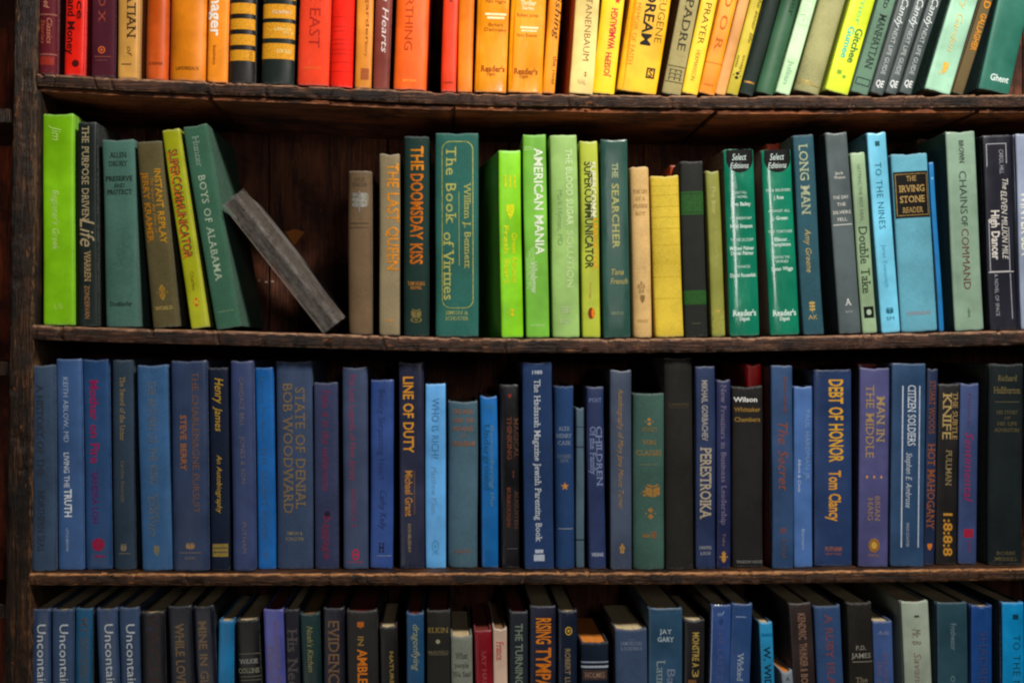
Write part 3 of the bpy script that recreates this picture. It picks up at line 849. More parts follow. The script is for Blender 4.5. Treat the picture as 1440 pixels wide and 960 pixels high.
B(2, (192, 226, 199), (213, 252), (82, 74, 46), 'brown olive book with two columns of gold capitals leaning left', 'cloth', 8, (.004, 3), pages='brown', T=[
  ('V', 'INSTANT REPLAY', 240, 345, .74, 9, (220, 160, 35), dict(st='b', foil=True)), ('V', 'The Green Bay Diary of', 252, 330, .5, 4, (190, 130, 40), st('i')), ('V', 'JERRY KRAMER', 243, 342, .24, 8.5, (215, 140, 25), dict(st='b', foil=True)),
  ('E', .5, 413, 9, 10, (175, 130, 45), FO), ('E', .5, 413, 4, 11, (195, 150, 60), FO), ('H', 'WORLD', 435, 5, 25, (195, 165, 90), st('s'))])
B(2, (226, 253, 182), (269, 293), (160, 164, 26), 'olive yellow book with red shadowed dark capitals leaning left', 'jacket', 8, FLAT, T=[
  ('V', 'SUPERCOMMUNICATOR', 213, 366, .40, 12, (215, 90, 30), dict(st='b', lift=.0002)), ('V', 'SUPERCOMMUNICATOR', 212, 365, .46, 12, (30, 62, 40), st('b')), ('V', 'Charles', 384, 410, .5, 5, (120, 90, 20)), ('E', .52, 427, 5, 7, (205, 70, 30)), ('H', 'R', 427, 6, 5, (240, 190, 60))])
B(2, (257, 289, 176), (302, 340), (48, 96, 72), 'tall green cloth book with pale serif capitals leaning left against the yellow one', 'cloth', 8, FLAT, dep=.165, T=[
  ('V', 'Hunter', 194, 238, .46, 9, (130, 150, 135), st('s')), ('V', 'BOYS OF ALABAMA', 250, 398, .46, 9.5, (175, 190, 165), st('s', sp=1.12)), ('R', .15, .85, 440, 441, (110, 140, 110))])
B(2, (489, 523, 240), (490, 523), (100, 80, 58), 'drab brown book with a silvery crest near its head, right of the empty gap', 'cloth', 12, ROUND, pages='brown', T=[
  ('E', .5, 284, 13, 15, (150, 148, 140), FO), ('R', .2, .88, 272, 289, (140, 138, 130), FO), ('H', 'OLD', 253, 5, 14, (60, 50, 36), st('s')), ('H', 'TALES', 260, 5, 20, (60, 50, 36), st('s')), ('R', .1, .9, 314, 315.2, (48, 40, 30)), ('R', .1, .9, 320, 321, (60, 50, 36))])
B(2, (533, 562, 216), (533, 562), (132, 118, 90), 'stone grey book with large ochre capitals along the right of its spine', 'cloth', 10, SOFT, T=[
  ('V', 'THE LAST QUEEN', 230, 380, .66, 16, (226, 142, 32), dict(st='b', foil=True)), ('R', .3, .7, 450, 452, (190, 130, 60))])
B(2, (567, 604, 192), (568, 603), (28, 64, 58), 'dark green book with large shiny orange-gold capitals', 'cloth', 10, (.006, 2.4), T=[
  ('V', 'THE', 206, 240, .52, 17, (232, 140, 22), dict(st='b', foil=True)), ('V', 'DOOMSDAY KISS', 245, 372, .50, 17, (226, 118, 18), dict(st='b', foil=True)),
  ('H', 'TAM HOAG', 399, 5, 24, (205, 130, 40), st('s')), ('H', 'NOVEL', 405, 4, 16, (205, 130, 40), st('s')), ('E', .5, 441, 7, 8, (130, 110, 60)), ('E', .5, 450, 8, 4, (130, 110, 60))])
B(2, (611, 674, 187), (612, 673), (34, 98, 88), 'broad teal book framed in thin gold with two lines of gold title', 'cloth', 9, (.006, 3.4), T=[
  ('F', .15, .88, 199, 434, 1.3, (175, 178, 95), dict(foil=True, r=12)), ('V', 'The Book', 207, 315, .37, 14, (185, 178, 90), st('s', sp=1.1)), ('V', 'of Virtues', 327, 422, .31, 14, (185, 178, 90), st('s')),
  ('V', 'William J. Bennett', 257, 378, .75, 9, (180, 175, 90), st('s')), ('R', .545, .56, 270, 374, (165, 165, 90)), ('H', 'SIMON &', 440, 5, 32, (170, 170, 95), st('s')), ('H', 'SCHUSTER', 448, 5, 33, (170, 170, 95), st('s'))])
B(2, (701, 733, 212), (705, 737), (128, 202, 22), 'lime book with yellow lettering turned so that its shaded left cover shows', 'jacket', 8, FLAT, side=(110, 190, 24), yaw=9, T=[
  ('H', 'III', 256, 18, 16, (215, 215, 20)), ('E', .5, 298, 7, 11, (215, 220, 20)), ('V', 'Fresh Start', 318, 400, .30, 7, (215, 215, 20), st('b')), ('V', 'Green Kitchen', 328, 398, .66, 7, (215, 215, 20), st('b')), ('E', .5, 440, 6, 6, (225, 190, 20))])
B(2, (735, 768, 189), (740, 773), (116, 186, 56), 'green book with bold white capitals on a paler strip', 'jacket', 9, FLAT, side=(116, 186, 56), T=[
  ('R', .04, .42, 206, 408, (145, 196, 100), dict(lift=.00012)), ('V', 'AMERICAN MANIA', 209, 359, .66, 12, (240, 244, 228), st('b')), ('V', 'Whybrow', 368, 413, .38, 9, (195, 210, 175), st('b')), ('R', .2, .8, 457, 459, (160, 200, 120))])
B(2, (773, 811, 190), (777, 816), (144, 182, 100), 'pale sage green book with faint whitish capitals', 'jacket', 9, SOFT, T=[
  ('V', 'THE BLOOD SUGAR', 210, 318, .68, 9, (205, 228, 170), st('b')), ('V', 'SOLUTION', 325, 405, .68, 9, (185, 212, 145), st('b')), ('V', 'Mark Hyman, MD', 268, 345, .32, 7.5, (118, 155, 90), st('t')), ('E', .5, 437, 9, 7, (165, 190, 135)), ('H', 'LB', 452, 6, 16, (175, 200, 150))])
B(2, (814, 841, 198), (820, 844), (166, 178, 50), 'narrow yellow-green book with black and orange lettering overlaid, upright', 'jacket', 8, FLAT, T=[
  ('V', 'SUPERCOMMUNICATOR', 228, 378, .44, 11, (32, 44, 22), st('b')), ('V', 'SUPERCOMM', 228, 306, .70, 7, (240, 240, 215), st('b')), ('V', 'UNICATOR', 308, 380, .78, 6, (232, 150, 20), st('b')), ('V', 'Duhigg', 398, 420, .5, 3, (190, 150, 60)), ('D', .5, 441, 4.5, 8, (120, 30, 15)), ('D', .62, 441, 2.5, 7, (235, 120, 20), dict(lift=.0004))])
B(2, (843, 884, 196), (850, 886), (38, 86, 74), 'dark green jacketed book with spaced pale gold capitals, left of the cream one', 'jacket', 8, FLAT, T=[
  ('V', 'THE', 230, 251, .52, 8, (180, 185, 135), st('sb')), ('V', 'SEARCHER', 259, 350, .52, 9.5, (190, 185, 110), st('sb', sp=1.1)), ('H', 'Tana', 383, 8, 17, (205, 180, 90), st('i', u=.55)), ('H', 'French', 396, 8, 24, (205, 180, 90), st('i', u=.6)), ('H', 'VIKING', 441, 4, 18, (150, 160, 120), st('s'))])
B(2, (886, 913, 235), (891, 918), (200, 164, 106), 'narrow cream tan book with faint brown lines of type', 'cloth', 9, ROUND, T=[
  ('H', 'THE LIFE', 270, 5, 20, (160, 122, 74), st('s')), ('H', 'OF A', 280, 5, 14, (160, 122, 74), st('s')), ('H', 'PRAIRIE', 290, 5, 20, (160, 122, 74), st('s')), ('H', 'BOY', 301, 5, 14, (160, 122, 74), st('s')), ('E', .45, 405, 6, 10, (165, 128, 80)), ('E', .5, 421, 4, 6, (120, 90, 50)), ('H', 'PRESS', 452, 4, 14, (165, 128, 80))])
B(2, (915, 955, 247), (922, 963), (206, 178, 58), 'mustard yellow cloth book with an unlettered ribbed spine', 'cloth', 8, (.005, 2.6), T=[('R', 0, 1, y, y + .6, (190, 160, 32)) for y in (262, 275, 291, 306, 322, 345, 368, 371, 390, 420)])
B(2, (956, 989, 227), (964, 996), (42, 44, 42), 'charcoal book with two dull green bands', 'cloth', 9, SOFT, dep=.165, T=[('R', 0, 1, 270, 303, (38, 84, 30)), ('R', 0, 1, 409, 429, (38, 84, 30)), ('R', .1, .9, 273, 274, (20, 50, 20)), ('R', .1, .9, 299, 300, (20, 50, 20)), ('R', .3, .7, 455, 456, (80, 90, 60))])
B(2, (992, 1011, 240), (1001, 1021), (132, 134, 56), 'slim olive green book with pale vertical lettering beside the charcoal one', 'jacket', 9, SOFT, T=[
  ('V', 'The Bear', 262, 302, .5, 6, (190, 190, 120)), ('V', 'A Woodland Novel', 318, 376, .55, 5, (175, 175, 100)), ('R', 0, 1, 438, 470, (150, 150, 70), dict(lift=.0001)), ('R', .3, .7, 437, 439, (205, 170, 80))])
GR = (0, 132, 96)
def sel(t, b_, lab, lines):
    T_ = [('E', .5, 226, 0, 0, BK)] if False else []
    T_ += [('D', .52, 224, 19, 20, (12, 12, 13), dict(lift=.00022)), ('R', .08, .96, 210, 222, (12, 12, 13), dict(lift=.0002)),
           ('H', 'Select', 222, 9, 20, (235, 240, 238), st('i', lift=.0005)), ('H', 'Editions', 234, 8, 26, (235, 240, 238), st('i', lift=.0005))]
    for (tx, yc, hp, wp) in lines: T_.append(('H', tx, yc, hp, wp, (225, 240, 232), st('b' if hp > 4.2 else 'n')))
    T_ += [('R', .3, .8, y, y + .5, (160, 215, 195)) for y in (308, 340)]
    T_ += [('H', "Reader's", 441, 8, 33, (245, 250, 248), st('sb')), ('H', 'Digest', 449, 5, 14, (245, 250, 248), st('b'))]
    return B(2, t, b_, GR, lab, 'plastic', 8, (.0042, 2.5), side=(120, 100, 86), T=T_)
sel((1018, 1060, 210), (1026, 1070), 'left of two glossy emerald volumes with black domed caps and white type', [('NIGHT FALL', 272, 3.5, 18), ('A NOVEL', 278, 3.5, 20), ('Ann Bailey', 288, 5, 28), ('THE PRESENT DAY', 308, 3.6, 30), ('Nicki Simpson', 319, 5, 31), ('THE SHIP OF STORM', 338, 3.6, 32), ('Michael Palmer', 350, 5, 34), ('Daniel Palmer', 357, 5, 32), ('CHANCES', 376, 3.6, 20), ('David Rosenfelt', 388, 5, 36)])
sel((1072, 1112, 210), (1082, 1127), 'right of two glossy emerald volumes with black domed caps and white type', [('TRUE BELIEVERS', 269, 3.6, 35), ('J. Rose', 279, 5, 14), ('AGAINST ALL', 298, 3.6, 30), ('J. Green', 308, 5, 22), ('THE TORTOISE', 327, 3.6, 34), ('Elinor', 338, 5, 18), ('Templeton', 345, 5, 27), ('BEFORE THE', 363, 3.6, 22), ('WIND', 369, 3.6, 18), ('Susan Wiggs', 379, 5, 30)])
B(2, (1115, 1144, 190), (1130, 1160), (40, 76, 88), 'blue-green book with pale gold capitals, right of the two emerald volumes', 'cloth', 8, FLAT, dep=.165, T=[
  ('V', 'LONG MAN', 204, 303, .45, 12, (180, 185, 145), st('s')), ('V', 'Amy Greene', 323, 384, .48, 8, (200, 170, 95), st('i')), ('E', .5, 433, 5, 9, (205, 165, 85)), ('H', 'AK', 447, 6, 13, (205, 165, 85))])
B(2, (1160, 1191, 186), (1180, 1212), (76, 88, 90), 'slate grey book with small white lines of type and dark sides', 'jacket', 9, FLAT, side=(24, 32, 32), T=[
  ('H', 'Jack', 245, 4, 12, WH), ('H', 'Weston', 251, 4, 16, WH), ('H', 'THE DAY', 279, 4.5, 22, WH), ('H', 'THE', 289, 4.5, 12, WH), ('H', 'SILVERS', 300, 4.5, 25, WH), ('H', 'FELL', 310, 4.5, 13, WH), ('R', .08, .92, 317, 318, WH), ('H', 'A', 426, 9, 9, WH, st('s')), ('H', 'ace', 439, 4, 10, (170, 180, 180))])
B(2, (1196, 1216, 215), (1213, 1235), (142, 168, 132), 'pale sage book with large black serif lettering low on its spine', 'jacket', 9, FLAT, T=[
  ('V', 'GETTING THE BEST DEAL', 232, 312, .5, 4.5, (70, 90, 70), st('t')), ('V', 'Double Take', 320, 413, .5, 12, (32, 48, 38), st('s')), ('R', .18, .86, 432, 448, (15, 20, 18)), ('D', .52, 440, 3.4, 4, (170, 190, 165), dict(lift=.0004))])
B(2, (1219, 1246, 186), (1240, 1267), (112, 194, 226), 'light sky blue book with spaced teal capitals on the second shelf', 'jacket', 9, FLAT, side=(50, 120, 155), T=[  # side colour darkened to carry the jacket's shade
  ('R', .38, .62, 200, 207, (12, 70, 80)), ('V', 'TO THE NINES', 230, 323, .46, 8.5, (20, 92, 108), st('n', sp=1.1)), ('V', 'Janet Evanovich', 345, 405, .46, 6, (70, 150, 180), st('t')), ('E', .5, 438, 5, 6, (20, 92, 108)), ('H', 'SM', 449, 5, 11, (20, 92, 108))])
B(2, (1253, 1305, 216), (1268, 1320), (88, 150, 170), 'wide light blue book with a black and gold title panel', 'cloth', 10, (.0045, 3.2), T=[
  ('R', .03, .97, 243, 308, (14, 11, 9), dict(name='title_panel', lift=.00022)), ('F', .06, .94, 246, 305, 1.2, (160, 120, 60), dict(foil=True, lift=.0004)),
  ('H', 'THE', 253, 7, 14, (195, 150, 80), dict(st='s', foil=True, lift=.00045)), ('H', 'IRVING', 267, 9, 36, (195, 150, 80), dict(st='sb', foil=True, lift=.00045)), ('H', 'STONE', 282, 9, 35, (195, 150, 80), dict(st='sb', foil=True, lift=.00045)), ('H', 'READER', 297, 7.5, 29, (195, 150, 80), dict(st='s', foil=True, lift=.00045)), ('H', 'DOUBLEDAY', 442, 4.5, 34, (175, 120, 115), st('s'))])
B(2, (1306, 1313, 228), (1321, 1328), (22, 108, 168), 'very thin bright blue book tight against the right of the wide light blue one', 'jacket', 11, FLAT, side=(22, 108, 168), T=[('R', .3, .7, 250, 253, (120, 190, 220))])
B(2, (1330, 1371, 185), (1343, 1385), (126, 152, 132), 'tall grey-green book with dark spaced capitals and a side coloured as in shade', 'jacket', 10, FLAT, side=(36, 84, 76), dep=.17, T=[  # darker side colour stands in for shade on the pale jacket
  ('V', 'BROWN', 199, 231, .5, 6.5, (50, 60, 48), st('sb')), ('V', 'CHAINS', 242, 302, .5, 10, (46, 56, 44), st('n')), ('V', 'OF', 305, 319, .5, 8, (46, 56, 44), st('b')), ('V', 'COMMAND', 323, 408, .5, 10, (92, 40, 30), st('n')), ('E', .5, 441, 2, 8, (90, 105, 88))])
B(2, (1380, 1423, 190), (1394, 1431), (28, 29, 46), 'midnight navy book with white ruled panels and slanted title', 'jacket', 10, FLAT, T=[
  ('F', .10, .82, 203, 383, 1, (190, 190, 195)), ('V', 'The', 253, 268, .72, 8, WH, st('i')), ('V', 'ELEVEN MILLION MILE', 270, 366, .66, 8, WH, st('i')), ('V', 'High Dancer', 297, 366, .33, 11, WH, st('b')), ('V', 'CAROL HILL', 212, 246, .62, 6, (190, 190, 195), st('t')), ('R', .05, .95, 383, 384, WH), ('V', 'A NOVEL OF SPACE', 386, 445, .3, 5, (190, 190, 195), st('t')), ('R', .8, .83, 386, 450, (170, 170, 180))])
B(2, (1428, 1462, 188), (1437, 1470), (140, 152, 176), 'pale grey-blue book cut off by the right edge on the second shelf', 'jacket', 10, FLAT, T=[('V', 'WINTER SEA', 270, 360, .3, 12, WH, st('b'))])
# fallen grey book in clear film, propped on its corner against the green one
fb = B(2, (0, 38, 0), (0, 38), (52, 44, 38), 'worn mottled grey book in clear film, fallen slantwise against the tall green book', 'jacket', 6, (.0022, 5), H=229, tilt=-38.3, dep=.14, side=(120, 114, 110), T=[])

# ================= third shelf
g3 = 1.0
B(3, (39, 76, 513), (42, 76), (54, 72, 100), 'dark slate book with rubbed unreadable lettering, leftmost on the third shelf', 'cloth', 6, (.006, 2.4), T=[
  ('V', 'A HISTORY OF THE', 540, 670, .45, 9, (42, 46, 58), st('s')), ('V', 'NORTHERN SEAS', 690, 775, .45, 9, (40, 46, 58), st('s'))])
B(3, (78, 114, 505), (81, 117), (56, 92, 150), 'medium blue book with white lettering growing bolder downward', 'jacket', 14, (.004, 3.4), T=[
  ('V', 'KEITH ABLOW, MD', 531, 622, .38, 7, (180, 195, 215), st('t')), ('V', 'LIVING THE', 637, 686, .38, 7.5, (225, 230, 238)), ('V', 'TRUTH', 688, 727, .42, 10, (235, 238, 242), st('b')), ('V', 'LITTLE BROWN', 743, 775, .38, 3.5, (180, 195, 215))])
B(3, (116, 152, 505), (120, 157), (30, 72, 128), 'deep blue book with bold raspberry red title and round emblem', 'jacket', 18, FLAT, T=[
  ('V', 'Mother on Fire', 535, 652, .42, 12, (150, 25, 75), st('b')), ('V', 'SANDRA LOH', 664, 736, .4, 9, (95, 30, 95), st('b')), ('D', .5, 766, 9, 9, (150, 25, 60)), ('R', .35, .75, 781, 784, (140, 30, 80))])
B(3, (155, 189, 506), (161, 188), (46, 62, 82), 'dark slate blue book with thin dull gold lettering, fourth on the third shelf', 'cloth', 18, (.005, 2.6), T=[
  ('V', 'The Sword of the Lictor', 530, 620, .5, 7, (150, 125, 75), st('s')), ('V', 'Caroline Alexander', 648, 707, .5, 5, (120, 105, 70)), ('E', .5, 770, 4, 7, (130, 120, 90)), ('R', .25, .8, 778, 779, (120, 110, 90))])
B(3, (192, 235, 513), (199, 243), (58, 96, 142), 'steel blue book with rubbed brownish lettering and a small ring emblem', 'cloth', 12, (.004, 3.2), T=[
  ('V', 'THE RETURN OF THE KING', 536, 682, .48, 11, (96, 100, 110), st('s')), ('V', 'NORMA', 694, 735, .52, 8, (98, 100, 104), st('i')), ('V', 'DAVID', 698, 755, .36, 9, (98, 100, 104), st('i')), ('E', .5, 775, 5, 8, (120, 110, 90))])
B(3, (239, 291, 507), (243, 293), (44, 60, 98), 'wide slate navy book with two columns of faded copper capitals', 'jacket', 11, (.004, 3.6), T=[
  ('V', 'THE CHARLEMAGNE PURSUIT', 524, 722, .68, 9, (126, 84, 50), st('t')), ('R', .585, .6, 530, 710, (100, 74, 56)), ('V', 'STEVE BERRY', 584, 662, .33, 8, (160, 98, 34), st('b')), ('E', .5, 768, 6, 6, (165, 125, 80)), ('R', .2, .8, 777, 778, (130, 110, 90)), ('H', 'BOOKS', 785, 3.6, 15, (140, 120, 95))])
B(3, (292, 320, 517), (296, 323), (28, 38, 66), 'narrow midnight blue book with mustard yellow script', 'cloth', 15, SOFT, T=[
  ('V', 'Henry', 532, 568, .55, 12, (205, 160, 30), st('i')), ('V', 'James', 572, 607, .5, 10, (205, 160, 30), st('i')), ('V', 'An Autobiography', 640, 722, .5, 7, (200, 155, 40), st('i')), ('R', .12, .92, 765, 783, (150, 125, 55)), ('R', .15, .9, 770, 771, (28, 38, 66), dict(lift=.0004)), ('R', .15, .9, 776, 777, (28, 38, 66), dict(lift=.0004))])
B(3, (323, 356, 507), (327, 359), (52, 66, 116), 'blue-grey book with dim spaced lettering, right of the yellow-scripted one', 'jacket', 12, (.005, 2.8), T=[
  ('V', 'CANDACE BELL', 531, 600, .5, 6, (120, 108, 105), st('t')), ('V', 'JONES & SON', 614, 680, .52, 6, (120, 108, 105), st('t')), ('V', 'PUTNAM', 735, 778, .52, 6, (122, 110, 110), st('t'))])
B(3, (358, 384, 517), (363, 388), (8, 92, 166), 'bright cobalt blue book with faint brown lettering', 'jacket', 22, FLAT, T=[
  ('V', 'Patricia Rockport', 530, 622, .4, 6, (52, 86, 120)), ('V', 'THE SECRET RIVER', 628, 758, .4, 8, (60, 82, 110), st('t')), ('H', 'K', 780, 8, 6, (90, 90, 110))])
B(3, (387, 439, 508), (389, 440), (56, 70, 104), 'broad grey-blue book with two columns of dull gold capitals', 'cloth', 22, (.005, 3), T=[
  ('V', 'STATE OF DENIAL', 545, 716, .66, 13, (128, 106, 66), st('s')), ('V', 'BOB WOODWARD', 540, 722, .32, 13, (128, 106, 66), st('s')), ('H', 'SIMON &', 750, 4.5, 22, (140, 130, 95), st('s')), ('H', 'SCHUSTER', 758, 4.5, 26, (140, 130, 95), st('s'))])
B(3, (440, 475, 538), (443, 475), (56, 60, 98), 'shorter grey-violet book with crimson handwriting-style lettering', 'cloth', 22, SOFT, T=[
  ('V', 'Take it in the wilderness', 548, 690, .5, 9, (128, 34, 62), st('i')), ('V', 'baggage', 725, 786, .55, 10, (128, 34, 62), st('i')), ('D', .55, 723, 4, 4, (40, 20, 40))])
B(3, (480, 517, 516), (483, 517), (62, 72, 108), 'slate blue book with slim pinkish red lettering and a small red tree emblem', 'jacket', 20, (.0045, 3), T=[
  ('V', 'The Lost Legends of New Jersey', 526, 675, .42, 8, (160, 40, 74), st('t')), ('V', 'FREDERICK R', 688, 742, .42, 7, (140, 40, 72), st('t')), ('E', .5, 780, 5, 8, (205, 30, 60)), ('R', .2, .8, 790, 791, (170, 50, 80))])
B(3, (521, 554, 534), (520, 552), (46, 76, 150), 'royal blue book with dark lettering and a black H emblem at its foot', 'jacket', 24, SOFT, T=[
  ('V', 'Beauty Surpassing Heart', 548, 675, .5, 9, (34, 50, 92), st('t')), ('V', 'Cathy Kelly', 690, 745, .55, 9, (36, 50, 92), st('i')), ('H', 'H', 770, 13, 8, (26, 30, 44), st('sb')), ('R', .3, .95, 781, 782, (130, 140, 170))])
B(3, (560, 596, 509), (562, 597), (44, 46, 76), 'dark violet navy book with bold amber capitals and a shaded head', 'jacket', 21, FLAT, T=[
  ('V', 'LINE OF DUTY', 530, 637, .38, 14, (222, 150, 40), st('b')), ('V', 'Michael Grant', 662, 726, .38, 10, (190, 130, 45), st('b')), ('R', .6, .615, 662, 724, (150, 110, 60)), ('V', 'DOUBLEDAY', 737, 777, .4, 4, (180, 150, 110))])
B(3, (598, 627, 540), (599, 627), (92, 164, 226), 'pale sky blue book with thin grey capitals, brightest on the third shelf', 'jacket', 24, FLAT, T=[
  ('V', 'WHO IS RICH?', 560, 645, .5, 10, (62, 116, 160), st('n')), ('V', 'Matthew Klam', 657, 722, .45, 8, (110, 150, 190), st('t')), ('E', .5, 768, 5, 9, (80, 140, 190)), ('H', 'rh', 778, 4, 9, (80, 140, 190))])
B(3, (630, 672, 564), (630, 672), (72, 102, 120), 'faded grey-teal cloth book with stacked rust orange lettering', 'cloth', 26, (.007, 2.2), pages='brown', T=[
  ('H', 'THE RING', 579, 6, 28, (140, 92, 62), st('sb')), ('H', 'AND THE', 591, 6, 30, (140, 92, 62), st('sb')), ('H', 'BOUGHS', 603, 6, 28, (140, 92, 62), st('sb')), ('H', 'OF', 613, 4, 8, (140, 92, 62)), ('H', 'HORNBEAM', 624, 6.5, 32, (140, 88, 56), st('sb')), ('H', 'HARPERS', 775, 5, 24, (130, 92, 66), st('s'))])
B(3, (675, 699, 557), (677, 701), (14, 98, 168), 'slim bright blue book with greyish lettering, right of the grey-teal one', 'jacket', 26, FLAT, T=[
  ('H', 'THE', 573, 6, 16, (60, 110, 140)), ('V', 'Remembering the', 598, 712, .66, 6, (90, 130, 160), st('i')), ('V', 'Underground', 596, 690, .36, 8, (30, 80, 110), st('s')), ('H', 'CCC', 770, 6, 14, (30, 120, 180))])
B(3, (704, 729, 541), (705, 731), (26, 24, 28), 'black book with two rust lettered columns and a grey left edge', 'jacket', 22, FLAT, side=(70, 70, 84), T=[
  ('R', 0, .12, 541, 794, (64, 64, 76), dict(lift=.0001)), ('V', 'MAGICAL', 588, 644, .82, 6, (92, 58, 44), st('s')), ('V', 'THINKING', 586, 646, .45, 6, (120, 66, 44), st('s')), ('E', .66, 667, 1.5, 6, (120, 66, 44)), ('V', 'AUGUSTEN', 690, 744, .82, 5, (92, 58, 44), st('s')), ('V', 'BURROUGHS', 686, 742, .4, 5, (120, 66, 44), st('s')), ('E', .5, 557, 3, 3, (160, 50, 40)), ('R', .3, .9, 771, 772, (90, 84, 90))])
B(3, (734, 777, 509), (738, 779), (34, 56, 98), 'tall navy cloth book with one long white line of serif type', 'cloth', 14, FLAT, dep=.17, T=[
  ('V', 'The Hadassah Magazine Jewish Parenting Book', 534, 762, .5, 8.5, (200, 206, 214), st('s')), ('H', '1988', 524, 5, 14, (190, 196, 206), st('b')), ('R', .36, .64, 773, 778, (185, 192, 205)), ('R', .32, .68, 780, 789, (185, 192, 205))])
B(3, (780, 807, 543), (781, 809), (34, 62, 108), 'navy blue book with stacked pale type and a small orange star', 'cloth', 14, ROUND, T=[
  ('H', 'ALEX', 603, 5.5, 17, (130, 140, 160), st('s')), ('H', 'HENRY', 613, 5.5, 22, (130, 140, 160), st('s')), ('H', 'CASE', 623, 5.5, 18, (130, 140, 160), st('s')), ('H', 'STORIES', 642, 4.5, 20, (110, 116, 130), st('s')), ('H', 'SIX', 648, 4.5, 12, (110, 116, 130)), ('S', .5, 684, 6, 6, (205, 135, 50)), ('R', .15, .9, 743, 744.2, (140, 140, 150))])
B(3, (810, 822, 573), (810, 822), (80, 98, 114), 'thin grey book set back between two navy ones', 'cloth', 24, FLAT, T=[('R', 0, 1, 600, 601, (40, 48, 60)), ('R', 0, 1, 628, 629.5, (30, 36, 46)), ('R', 0, 1, 758, 760, (30, 36, 46))])
B(3, (824, 850, 544), (829, 852), (36, 50, 96), 'slim deep navy book with two pale lines of type down its middle', 'jacket', 16, SOFT, T=[
  ('H', 'POST', 563, 5.5, 18, (120, 134, 172), st('s')), ('V', 'CHILDREN', 600, 684, .72, 8, (130, 142, 176), st('s')), ('V', 'Of the Family', 600, 668, .36, 8, (130, 142, 176), st('s')), ('H', 'VIKING', 780, 5, 17, (180, 186, 200), st('b'))])
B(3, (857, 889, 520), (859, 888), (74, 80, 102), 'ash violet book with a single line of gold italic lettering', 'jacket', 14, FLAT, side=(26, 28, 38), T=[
  ('V', 'Autobiography of Mary Jane Mount Turner', 547, 716, .5, 7, (160, 124, 66), st('i')), ('E', .55, 772, 4, 8, (185, 140, 60))])
B(3, (890, 936, 553), (891, 935), (62, 100, 88), 'sea green cloth book with worn copper ornaments and frayed edges', 'cloth', 13, (.007, 2.3), pages='brown', T=[
  ('E', .5, 593, 6, 6, (170, 120, 55)), ('H', 'VERSES', 604, 6, 22, (125, 104, 60), st('s')), ('H', 'VERS', 622, 6, 20, (150, 112, 55), st('s')), ('H', 'CLASSES', 637, 7, 36, (150, 112, 55), st('s')), ('R', .2, .8, 653, 654, (115, 110, 70)),
  ('E', .62, 690, 10, 12, (160, 112, 48)), ('E', .35, 694, 6, 5, (140, 106, 52)), ('E', .55, 722, 8, 9, (160, 112, 48)), ('E', .4, 753, 5, 4, (125, 96, 60)), ('E', .65, 753, 5, 6, (140, 86, 50))])
B(3, (933, 975, 503), (937, 976), (42, 40, 37), 'tall charcoal cloth book with one faint thin gold line', 'cloth', 12, (.006, 2.5), pages='brown', T=[('H', 'LARSEN', 569, 3.5, 28, (84, 76, 50), st('s')), ('R', .15, .85, 573, 573.7, (70, 64, 46))])
B(3, (977, 1006, 515), (979, 1006), (38, 52, 92), 'navy book with large silvery tan capitals in its middle', 'jacket', 14, FLAT, T=[
  ('V', 'MIKHAIL GORBACHEV', 535, 620, .45, 8, (165, 160, 150), st('b')), ('V', 'PERESTROIKA', 629, 730, .5, 15, (178, 164, 136), st('sb')), ('H', 'HARPER', 770, 4.5, 18, (160, 160, 165), st('s')), ('H', '& ROW', 778, 4.5, 15, (160, 160, 165), st('s'))])
B(3, (1007, 1028, 534), (1008, 1027), (34, 40, 86), 'slim indigo book with one long grey line and gold emblem at its foot', 'jacket', 15, FLAT, T=[
  ('V', 'New Frontiers in Business Leadership', 541, 738, .5, 7, (120, 112, 135), st('s')), ('V', 'Tobe', 750, 768, .5, 4, (130, 110, 100)), ('E', .5, 783, 6, 9, (195, 140, 55)), ('D', .5, 784, 3, 4, (205, 150, 60))])
B(3, (1029, 1074, 543), (1031, 1074), (40, 38, 38), 'shorter black book with white and gold words near its head', 'cloth', 23, (.005, 2.8), T=[
  ('H', 'Wilson', 562, 6.5, 33, (235, 235, 232), dict(st='b', u=.42)), ('H', 'Whittaker', 576, 6, 37, (150, 115, 50), dict(st='b', u=.48)), ('H', 'Chambers', 590, 6, 36, (150, 115, 50), dict(st='b', u=.48)), ('H', 'RANDOM HOUSE', 790, 4, 36, (160, 160, 158), dict(st='t', u=.55))])
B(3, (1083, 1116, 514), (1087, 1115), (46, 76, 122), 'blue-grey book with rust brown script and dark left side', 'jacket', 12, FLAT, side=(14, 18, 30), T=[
  ('V', 'Barbara Delinsky', 530, 582, .66, 6, (128, 66, 44), st('i')), ('V', 'The Secret', 594, 690, .52, 13, (142, 66, 32), st('i')), ('E', .5, 747, 5, 5, (120, 68, 60)), ('V', 'Dial', 758, 784, .55, 5, (100, 66, 66))])
B(3, (1116, 1143, 543), (1117, 1143), (66, 102, 160), 'shorter pale cornflower blue book tucked beside the rust-scripted one', 'jacket', 19, FLAT, T=[
  ('V', 'PAUL HARDMAN JR.', 577, 676, .72, 6, (130, 156, 195), st('t')), ('V', 'Albert & Cook', 646, 692, .3, 4, (200, 210, 225)), ('V', 'Bantam', 744, 773, .5, 4, (160, 180, 210))])
B(3, (1143, 1199, 520), (1146, 1198), (42, 62, 108), 'broad navy blue book with large bright yellow capitals', 'jacket', 23, FLAT, T=[
  ('V', 'DEBT OF HONOR', 534, 650, .58, 19, (228, 168, 40), st('b')), ('V', 'Tom Clancy', 662, 733, .54, 16, (226, 160, 36), st('b')), ('H', 'PUTNAM', 772, 6, 23, (165, 92, 58), st('b')), ('H', 'NEW YORK', 779, 3, 22, (165, 92, 58))])
